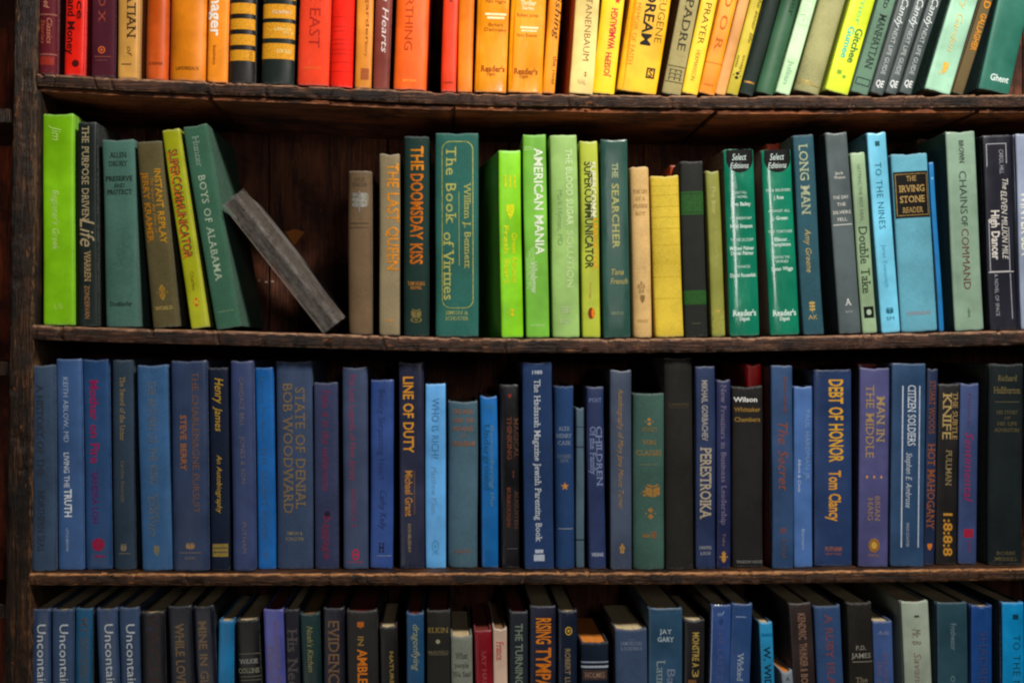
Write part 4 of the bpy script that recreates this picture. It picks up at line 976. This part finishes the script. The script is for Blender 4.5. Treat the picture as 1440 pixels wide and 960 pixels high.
B(3, (1209, 1252, 517), (1207, 1249), (84, 78, 130), 'lilac purple book with gold serif title in two columns', 'jacket', 15, FLAT, side=(18, 18, 40), T=[
  ('V', 'MAN IN', 557, 622, .70, 11, (170, 142, 84), st('s')), ('V', 'THE MIDDLE', 542, 644, .34, 11, (165, 134, 80), st('s')), ('D', .26, 671, 1.5, 2, GO), ('D', .5, 671, 1.5, 2, GO), ('D', .74, 671, 1.5, 2, GO),
  ('V', 'BRIAN', 698, 733, .62, 7, (150, 120, 90), st('s')), ('V', 'HAIG', 700, 732, .38, 7, (150, 120, 90), st('s')), ('D', .52, 767, 8, 10, (150, 105, 40)), ('D', .52, 767, 4, 5, (205, 160, 60), dict(lift=.0004)), ('H', 'WARNER', 781, 4, 16, (150, 120, 80))])
B(3, (1253, 1304, 511), (1253, 1299), (50, 78, 116), 'broad dusty blue book with a white title between two long white rules', 'jacket', 13, FLAT, T=[
  ('R', .30, .335, 543, 770, (205, 212, 222)), ('R', .80, .83, 543, 770, (205, 212, 222)), ('V', 'CITIZEN SOLDIERS', 542, 627, .58, 11, (215, 220, 228), st('s')), ('V', 'Stephen E. Ambrose', 637, 714, .52, 8, (200, 206, 216), st('i')), ('V', 'SIMON SCHUSTER', 735, 769, .5, 4, (190, 198, 210), st('t'))])
B(3, (1304, 1320, 518), (1299, 1314), (36, 46, 78), 'slim ink blue book with brick orange capitals, right of the white-ruled one', 'jacket', 22, FLAT, T=[
  ('V', 'STUART WOODS', 536, 610, .5, 8, (135, 76, 36), st('s')), ('V', 'HOT MAHOGANY', 624, 745, .5, 10, (150, 86, 38), st('s')), ('E', .5, 769, 4, 5, (225, 125, 30))])
B(3, (1320, 1350, 540), (1316, 1346), (36, 34, 34), 'black book with tan capitals in two columns and gold marks below', 'jacket', 24, FLAT, T=[
  ('V', 'THE SUBTLE', 552, 618, .80, 7, (170, 140, 84), st('s')), ('V', 'KNIFE', 553, 618, .42, 12, (185, 158, 100), st('s')), ('V', 'PULLMAN', 633, 683, .55, 8, (150, 130, 90), st('s')), ('V', '1:8:8:8', 722, 782, .55, 12, (200, 145, 50), st('b'))])
B(3, (1351, 1377, 539), (1347, 1374), (58, 74, 128), 'periwinkle blue book with crimson script and a small red square', 'jacket', 24, FLAT, T=[
  ('V', 'Sentimental', 608, 706, .5, 11, (158, 30, 70), st('i')), ('V', 'Patricia', 552, 600, .5, 5, (100, 60, 100), st('i')), ('R', .28, .78, 744, 756, (165, 24, 50)), ('V', 'books', 760, 776, .6, 5, (130, 50, 90))])
B(3, (1392, 1442, 512), (1390, 1440), (28, 38, 42), 'broad blackish green book with gold type, rightmost on the third shelf', 'cloth', 15, (.006, 2.8), T=[
  ('H', 'Richard', 532, 8, 27, (108, 98, 62), st('s')), ('H', 'Halliburton', 549, 9, 38, (112, 100, 60), st('s')), ('R', .15, .85, 565, 566, (90, 84, 60)), ('H', 'HIS STORY', 580, 5, 30, (96, 84, 56), st('s')), ('H', 'OF', 588, 4, 8, (96, 84, 56)), ('H', 'HIS LIFE', 596, 5, 28, (96, 84, 56), st('s')), ('H', 'ADVENTURE', 605, 5, 36, (96, 84, 56), st('s')), ('H', 'BOBBS', 778, 5, 26, (96, 84, 56), st('s')), ('H', 'MERRILL', 786, 5, 32, (96, 84, 56), st('s'))])

# ================= bottom shelf
UN = [('V', 'Uncontainable', 878, 1004, .58, 12, (205, 210, 214), st('n'))]
UC = (50, 72, 112)
B(4, (42, 70, 856), (42, 71), UC, 'leftmost of four matching steel blue books with large white lettering', 'jacket', 16, FLAT, T=UN)
B(4, (73, 102, 856), (74, 104), UC, 'second of the four matching steel blue white-lettered books, left of the turquoise one', 'jacket', 16, FLAT, T=UN)
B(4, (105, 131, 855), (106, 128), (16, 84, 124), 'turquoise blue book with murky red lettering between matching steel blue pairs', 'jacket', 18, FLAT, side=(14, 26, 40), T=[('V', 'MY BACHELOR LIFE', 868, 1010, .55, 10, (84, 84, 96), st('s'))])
B(4, (135, 164, 855), (138, 168), UC, 'third of the four matching steel blue white-lettered books, right of the turquoise one', 'jacket', 16, FLAT, T=UN)
B(4, (167, 194, 854), (169, 197), UC, 'fourth of the matching steel blue white-lettered books, beside a black one', 'jacket', 16, FLAT, T=UN)
B(4, (198, 230, 860), (199, 233), (27, 25, 31), 'black book with thin rust outline lettering on the bottom shelf', 'jacket', 16, SOFT, dep=.16, T=[('V', 'VACHET', 864, 1000, .55, 16, (66, 46, 44), st('t')), ('E', .35, 884, 4, 5, (50, 58, 80))])
B(4, (236, 268, 852), (239, 274), (36, 37, 50), 'near black book with condensed bronze capitals, left of its lookalike', 'jacket', 15, FLAT, T=[('V', 'WHILE LOVE LASTS', 877, 1010, .46, 12, (118, 98, 72), st('b'))])
B(4, (272, 299, 852), (276, 306), (28, 31, 52), 'navy-black book with condensed bronze capitals, right of its lookalike', 'jacket', 15, FLAT, T=[('V', 'MINE IN GLORY', 874, 1000, .42, 11, (120, 100, 74), st('b'))])
B(4, (306, 330, 872), (308, 326), (8, 112, 166), 'unlettered bright turquoise book low between two dark ones', 'jacket', 18, FLAT)
B(4, (333, 362, 871), (335, 369), (24, 24, 26), 'black book with grey rules and stacked author name', 'jacket', 17, SOFT, T=[
  ('R', .1, 1, 919, 920, (110, 106, 90)), ('H', 'WILKIE', 930, 6, 26, (160, 160, 155), st('s')), ('H', 'COLLINS', 943, 6.5, 29, (150, 150, 130), st('s')), ('R', .1, 1, 951, 952, (110, 106, 90)), ('R', .1, 1, 956, 957, (110, 106, 90))])
B(4, (370, 398, 857), (373, 402), (76, 80, 152), 'lavender blue book with faint bronze lettering', 'jacket', 16, FLAT, pages='red', T=[
  ('V', 'Rosamunde Pilcher', 874, 990, .66, 8, (112, 92, 112), st('i')), ('V', 'Paradise', 908, 975, .32, 8, (112, 92, 112), st('i'))])
B(4, (400, 420, 857), (402, 422), (26, 27, 44), 'slim ink black book with wide thin grey serif letters', 'jacket', 17, FLAT, T=[('V', 'His Needs', 884, 990, .5, 14, (84, 80, 80), st('s'))])
B(4, (422, 448, 862), (424, 453), (16, 62, 62), 'dark teal book with small pale gold script and white top edge', 'jacket', 16, FLAT, pages='brown', T=[('V', "Noah's Kitchen", 881, 945, .48, 8, (150, 142, 90), st('i'))])
B(4, (454, 484, 855), (455, 484), (34, 33, 52), 'dusky violet book with large bronze serif capitals', 'jacket', 16, FLAT, pages='red', T=[('V', 'EVIDENCE', 873, 972, .5, 15, (122, 92, 68), st('s'))])
B(4, (487, 530, 858), (488, 532), (40, 38, 36), 'broad charcoal book with bright orange capitals and white head edge', 'jacket', 15, FLAT, pages='red', T=[
  ('E', .46, 879, 6, 5, (225, 115, 30)), ('V', 'IN', 895, 908, .46, 8, (150, 120, 60), st('b')), ('V', 'AMBLER', 913, 972, .5, 13, (222, 125, 30), st('b'))])
B(4, (534, 557, 881), (534, 560), (28, 28, 28), 'low narrow black book with tiny gold capitals', 'jacket', 17, FLAT, side=(60, 20, 30), T=[('V', 'NATURE SERIES', 916, 1000, .66, 5, (150, 124, 60), st('b'))])
B(4, (571, 596, 861), (571, 596), (26, 72, 112), 'medium blue book with cream handwriting script, left of a grey-black one', 'jacket', 16, FLAT, pages='red', T=[('V', 'dragonflying', 878, 943, .56, 9, (165, 165, 120), st('i'))])
B(4, (600, 633, 858), (600, 634), (42, 42, 38), 'grey-black book with small gold name, dot and line', 'cloth', 16, FLAT, pages='red', T=[('H', 'ELKIN', 886, 7, 28, (140, 120, 64), st('s')), ('D', .48, 902, 3, 3, (160, 152, 130)), ('H', 'BRADFIELD', 917, 4, 28, (120, 112, 90), st('s')), ('R', .1, .9, 920, 920.8, (110, 100, 80))])
B(4, (634, 664, 894), (634, 665), (112, 116, 106), 'low light grey book with dark serif type stacked on its spine', 'cloth', 16, SOFT, T=[('H', 'What', 922, 8, 18, (58, 60, 58), st('s')), ('H', 'people', 935, 7, 20, (58, 60, 58), st('s')), ('H', 'We Said', 948, 7, 26, (58, 60, 58), st('s'))])
B(4, (667, 691, 886), (668, 694), (128, 10, 28), 'crimson red book low in the bottom row', 'jacket', 16, FLAT, pages='red', T=[('V', 'SAY HALLO', 915, 980, .52, 6, (165, 75, 70), st('s'))])
B(4, (693, 713, 883), (694, 714), (196, 168, 148), 'cream pink book with small red lettering, right of the crimson one', 'jacket', 17, FLAT, pages='brown', T=[('V', 'France', 902, 928, .5, 10, (190, 60, 55), st('s'))])
B(4, (716, 743, 860), (717, 742), (38, 44, 56), 'dark slate book with pale green capitals', 'jacket', 16, FLAT, pages='red', T=[('V', 'THE TURNING PAGE', 877, 1000, .5, 10, (120, 132, 116), st('b'))])
B(4, (745, 782, 852), (745, 782), (38, 40, 68), 'violet navy book with huge orange capitals on the bottom shelf', 'jacket', 15, FLAT, T=[('V', 'RISING', 869, 905, .52, 20, (222, 128, 24), st('b')), ('V', 'TYMPANI', 910, 985, .52, 20, (216, 118, 20), st('b'))])
B(4, (785, 812, 858), (785, 812), (26, 40, 70), 'navy book with a small yellow emblem, left of a low blue one', 'jacket', 16, FLAT, T=[('E', .55, 887, 5, 6, (215, 165, 50)), ('V', 'ROBERT LUDLUM', 912, 990, .5, 7, (140, 120, 84), st('b'))])
B(4, (817, 856, 903), (817, 857), (18, 34, 58), 'low navy book with white rules, brown label and orange page tops', 'cloth', 14, (.004, 3), pages='orange', T=[
  ('R', 0, 1, 930, 932, (150, 160, 175)), ('R', 0, 1, 936, 939, (170, 178, 190)), ('R', .06, .94, 942, 956, (70, 50, 46), dict(name='title_label')), ('H', 'HOLMES', 949, 7, 28, (150, 120, 100), dict(st='s', lift=.0004))])
B(4, (864, 911, 884), (866, 911), (60, 74, 104), 'slate blue book with cream page tops and faint white type', 'cloth', 13, (.004, 3), side=(46, 52, 66), T=[('H', '~', 899, 4, 8, (130, 140, 160)), ('H', 'SAMUELSON', 905, 5, 30, (120, 132, 158), st('s')), ('H', '& NORDHAUS', 912, 5, 30, (120, 132, 158), st('s'))])
B(4, (911, 961, 855), (912, 959), (48, 82, 112), 'broad denim blue book with stacked white initials and vertical grey title', 'jacket', 14, (.003, 4.5), T=[('H', 'JAY', 888, 6, 17, (170, 185, 195), st('sb', sp=1.2)), ('H', 'GARY', 899, 6.5, 23, (170, 185, 195), st('sb')), ('V', 'Lauren', 928, 985, .36, 12, (130, 145, 150), st('s')), ('V', 'Baratz', 941, 1000, .66, 11, (120, 130, 150), st('s'))])
B(4, (962, 992, 871), (962, 991), (38, 36, 38), 'black book with condensed gold capitals between two blue ones', 'jacket', 15, SOFT, T=[('V', 'MONSTRE A', 889, 938, .55, 9, (175, 148, 76), st('b')), ('V', '3', 941, 952, .55, 9, (175, 148, 76)), ('E', .4, 960, 7, 5, (120, 80, 40))])
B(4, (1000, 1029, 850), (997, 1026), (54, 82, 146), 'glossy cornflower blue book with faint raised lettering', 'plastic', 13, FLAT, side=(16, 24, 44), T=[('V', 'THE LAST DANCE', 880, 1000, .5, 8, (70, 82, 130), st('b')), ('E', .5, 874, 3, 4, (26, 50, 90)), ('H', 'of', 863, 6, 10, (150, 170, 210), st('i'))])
B(4, (1029, 1059, 848), (1026, 1055), (46, 78, 132), 'blue book with a small white lower-case word, right of the glossy one', 'jacket', 14, FLAT, T=[('R', .2, .7, 867, 868.5, (130, 150, 190)), ('V', 'Wicked', 918, 958, .5, 8, (165, 175, 190), st('s'))])
B(4, (1067, 1087, 875), (1071, 1089), (40, 140, 190), 'slim sky blue book leaning, with black capitals', 'jacket', 14, FLAT, side=(10, 60, 90), T=[('R', .1, 1, 891, 895, (20, 110, 160)), ('V', 'W. WIDEN', 909, 985, .5, 9, (14, 40, 56), st('b'))])
B(4, (1098, 1115, 943), (1100, 1116), (118, 130, 142), 'very low grey book with warm page tops near the bottom edge', 'cloth', 13, SOFT, pages='orange', T=[('H', 'A', 955, 6, 6, (50, 60, 72))])
B(4, (1109, 1141, 848), (1115, 1147), (58, 45, 43), 'brown book with condensed tan capitals, leaning slightly left', 'jacket', 14, FLAT, T=[('V', 'KENDRIC', 863, 900, .52, 10, (135, 100, 84), st('b')), ('V', 'THUNDER &', 905, 945, .52, 10, (135, 100, 84), st('b')), ('V', 'BONE', 948, 975, .52, 9, (135, 100, 84), st('b'))])
B(4, (1145, 1182, 852), (1150, 1188), (50, 74, 116), 'dusty blue book with brick red ornate letters', 'cloth', 14, SOFT, T=[('V', 'A RUBY ISLAND', 864, 990, .52, 10, (128, 66, 70), st('s'))])
B(4, (1191, 1226, 847), (1194, 1230), (42, 39, 35), 'brownish black book with stacked grey name and rule', 'cloth', 13, SOFT, T=[('H', 'P.D.', 911, 6, 15, (150, 146, 136), st('s')), ('H', 'JAMES', 922, 6.5, 27, (150, 146, 136), st('s')), ('R', .15, .95, 930, 931.2, (130, 126, 116)), ('H', 'The', 956, 7, 17, (130, 122, 96), st('s'))])
B(4, (1227, 1255, 873), (1230, 1258), (60, 86, 150), 'lower periwinkle blue book with small pinkish lettering', 'jacket', 14, FLAT, T=[('H', 'Ada', 890, 6, 16, (130, 132, 160), st('i')), ('V', 'and more tales', 917, 990, .6, 6, (110, 90, 120), st('s')), ('V', 'the quiet', 930, 990, .3, 6, (110, 90, 120), st('s'))])
B(4, (1267, 1306, 845), (1272, 1311), (150, 162, 146), 'pale sage grey book with faint brown script on the bottom shelf', 'jacket', 12, FLAT, T=[('R', .45, .62, 866, 869, (50, 54, 48)), ('V', 'Mr. B', 885, 907, .5, 12, (128, 110, 88), st('i')), ('V', 'Savannah', 918, 985, .5, 10, (134, 112, 92), st('i'))])
B(4, (1317, 1361, 847), (1319, 1362), (50, 80, 94), 'blue-grey book with small pale vertical name', 'jacket', 13, (.003, 4.5), T=[('V', 'Freshwater', 877, 914, .52, 8, (130, 150, 160), st('t')), ('V', 'of Skies', 950, 1010, .52, 9, (120, 140, 150), st('t'))])
B(4, (1366, 1396, 851), (1366, 1396), (18, 72, 146), 'royal blue book with murky violet capitals on the bottom shelf', 'jacket', 14, FLAT, T=[('V', 'SHADRINK', 887, 985, .55, 12, (52, 66, 110), st('b'))])
B(4, (1409, 1441, 847), (1410, 1441), (8, 138, 200), 'vivid cyan book with dark spaced capitals, rightmost on the bottom shelf', 'jacket', 12, FLAT, side=(8, 44, 66), T=[('R', .46, .72, 864, 871, (10, 50, 70)), ('V', 'TO THE NINES', 893, 1000, .62, 10, (12, 70, 92), st('n', sp=1.15))])

# ================= books half hidden behind the others
B(3, (1050, 1071, 512), (1050, 1071), (205, 8, 12), 'red book standing hidden behind the short black one on the third shelf', 'jacket', 48, FLAT, dep=.125)
B(3, (1206, 1240, 511), (1206, 1240), (120, 14, 26), 'dark red book barely showing its top behind the lilac purple one', 'jacket', 64, FLAT, dep=.125)
B(2, (926, 952, 232), (926, 952), (150, 52, 16), 'rust orange book peeping out behind the mustard yellow one', 'jacket', 50, FLAT, dep=.14, tilt=4)
B(2, (1078, 1098, 202), (1078, 1098), (180, 60, 14), 'rust orange book peeping out between the emerald volume and the blue-green one', 'jacket', 60, FLAT, dep=.13)
B(2, (1290, 1326, 196), (1290, 1326), (72, 48, 34), 'brown book standing behind the wide light blue one', 'cloth', 90, FLAT, dep=.11)

# the fallen book: move it to where it rests on its lower left corner
y_ = .006
ang = radians(-38.3)
fb.rotation_euler = (0, ang, 0)
hw = 19 * K0 * (D + y_) / D
xc_ = wx(468.5, y_)
cxp = xc_ ; 
# lowest corner is the lower left one; put the foot centre so that this corner touches the shelf
zc = shelf_z(2, wx(455, y_)) + .0005
fb.location = (wx(455, y_) + hw * cos(ang), y_, zc + hw * sin(-ang))
mp_ = fb
# the film hangs over as a loose bright seam down the spine
Wf = 2 * hw
pts = []
n_ = 26
rf = random.Random(3)
Lh = 229 * K0
Vv, Ff = [], []
film, nt_, p_ = new_mat('clear_film')
p_.inputs['Base Color'].default_value = (.33, .29, .26, 1); p_.inputs['Roughness'].default_value = .22
tcf = nd(nt_, 'ShaderNodeTexCoord')
n1 = noise_tex(nt_, tcf.outputs['Object'], 1, 6, 0.75, (260, 260, 40)); n2 = noise_tex(nt_, tcf.outputs['Object'], 110, 5, 0.7)
al = nd(nt_, 'ShaderNodeMapRange'); al.inputs[1].default_value = .38; al.inputs[2].default_value = .72; al.inputs[3].default_value = .02; al.inputs[4].default_value = .40
nt_.links.new(math_(nt_, 'ADD', math_(nt_, 'MULTIPLY', n1, .55), math_(nt_, 'MULTIPLY', n2, .45)), al.inputs[0])
nt_.links.new(al.outputs[0], p_.inputs['Alpha'])
bpf = nd(nt_, 'ShaderNodeBump'); bpf.inputs['Strength'].default_value = .8; bpf.inputs['Distance'].default_value = .002
nt_.links.new(n2, bpf.inputs['Height']); nt_.links.new(bpf.outputs[0], p_.inputs['Normal'])
for i in range(n_ + 1):
    z = -.001 + (Lh + .002) * i / n_
    for j in range(9):
        u = j / 8
        x = -hw * 1.02 + u * Wf * 1.02
        ridge = math.exp(-((u - .52 - .03 * math.sin(i * .5)) / .09) ** 2) * .0036
        Vv.append((x, -.0008 - ridge - abs(noise.noise(Vector((u * 5, z * 60, 2)))) * .0022, z))
for i in range(n_):
    for j in range(8):
        a_ = i * 9 + j; Ff.append((a_, a_ + 1, a_ + 10, a_ + 9))
link('clear_film', mesh('clear_film', Vv, Ff, True), film, fb)
for (ua, ub, cc_) in ((.04, .5, (66, 57, 50)), (-.03, .04, (22, 18, 16)), (-.5, -.47, (105, 96, 86))):
    V_, F_ = cbox(ua * Wf, ub * Wf, -.0002, .0006, .0006, Lh - .003, 0)
    link('printed_band', mesh('printed_band', V_, F_), book_mat(cc_, 'jacket', ua + 3), fb)
for (u0, z0, wd) in ((-.30, .45, .006), (-.22, .475, .004), (-.1, .07, .005), (.05, .085, .004), (.2, .06, .005)):
    V_, F_ = cbox(u0 * Wf, u0 * Wf + wd, -.0004, .0003, Lh * z0, Lh * z0 + .0022, 0)
    link('lettering', mesh('lettering', V_, F_), ink((30, 28, 28)), fb)
bpy.data.objects.remove(_fo); bpy.data.curves.remove(_fc)
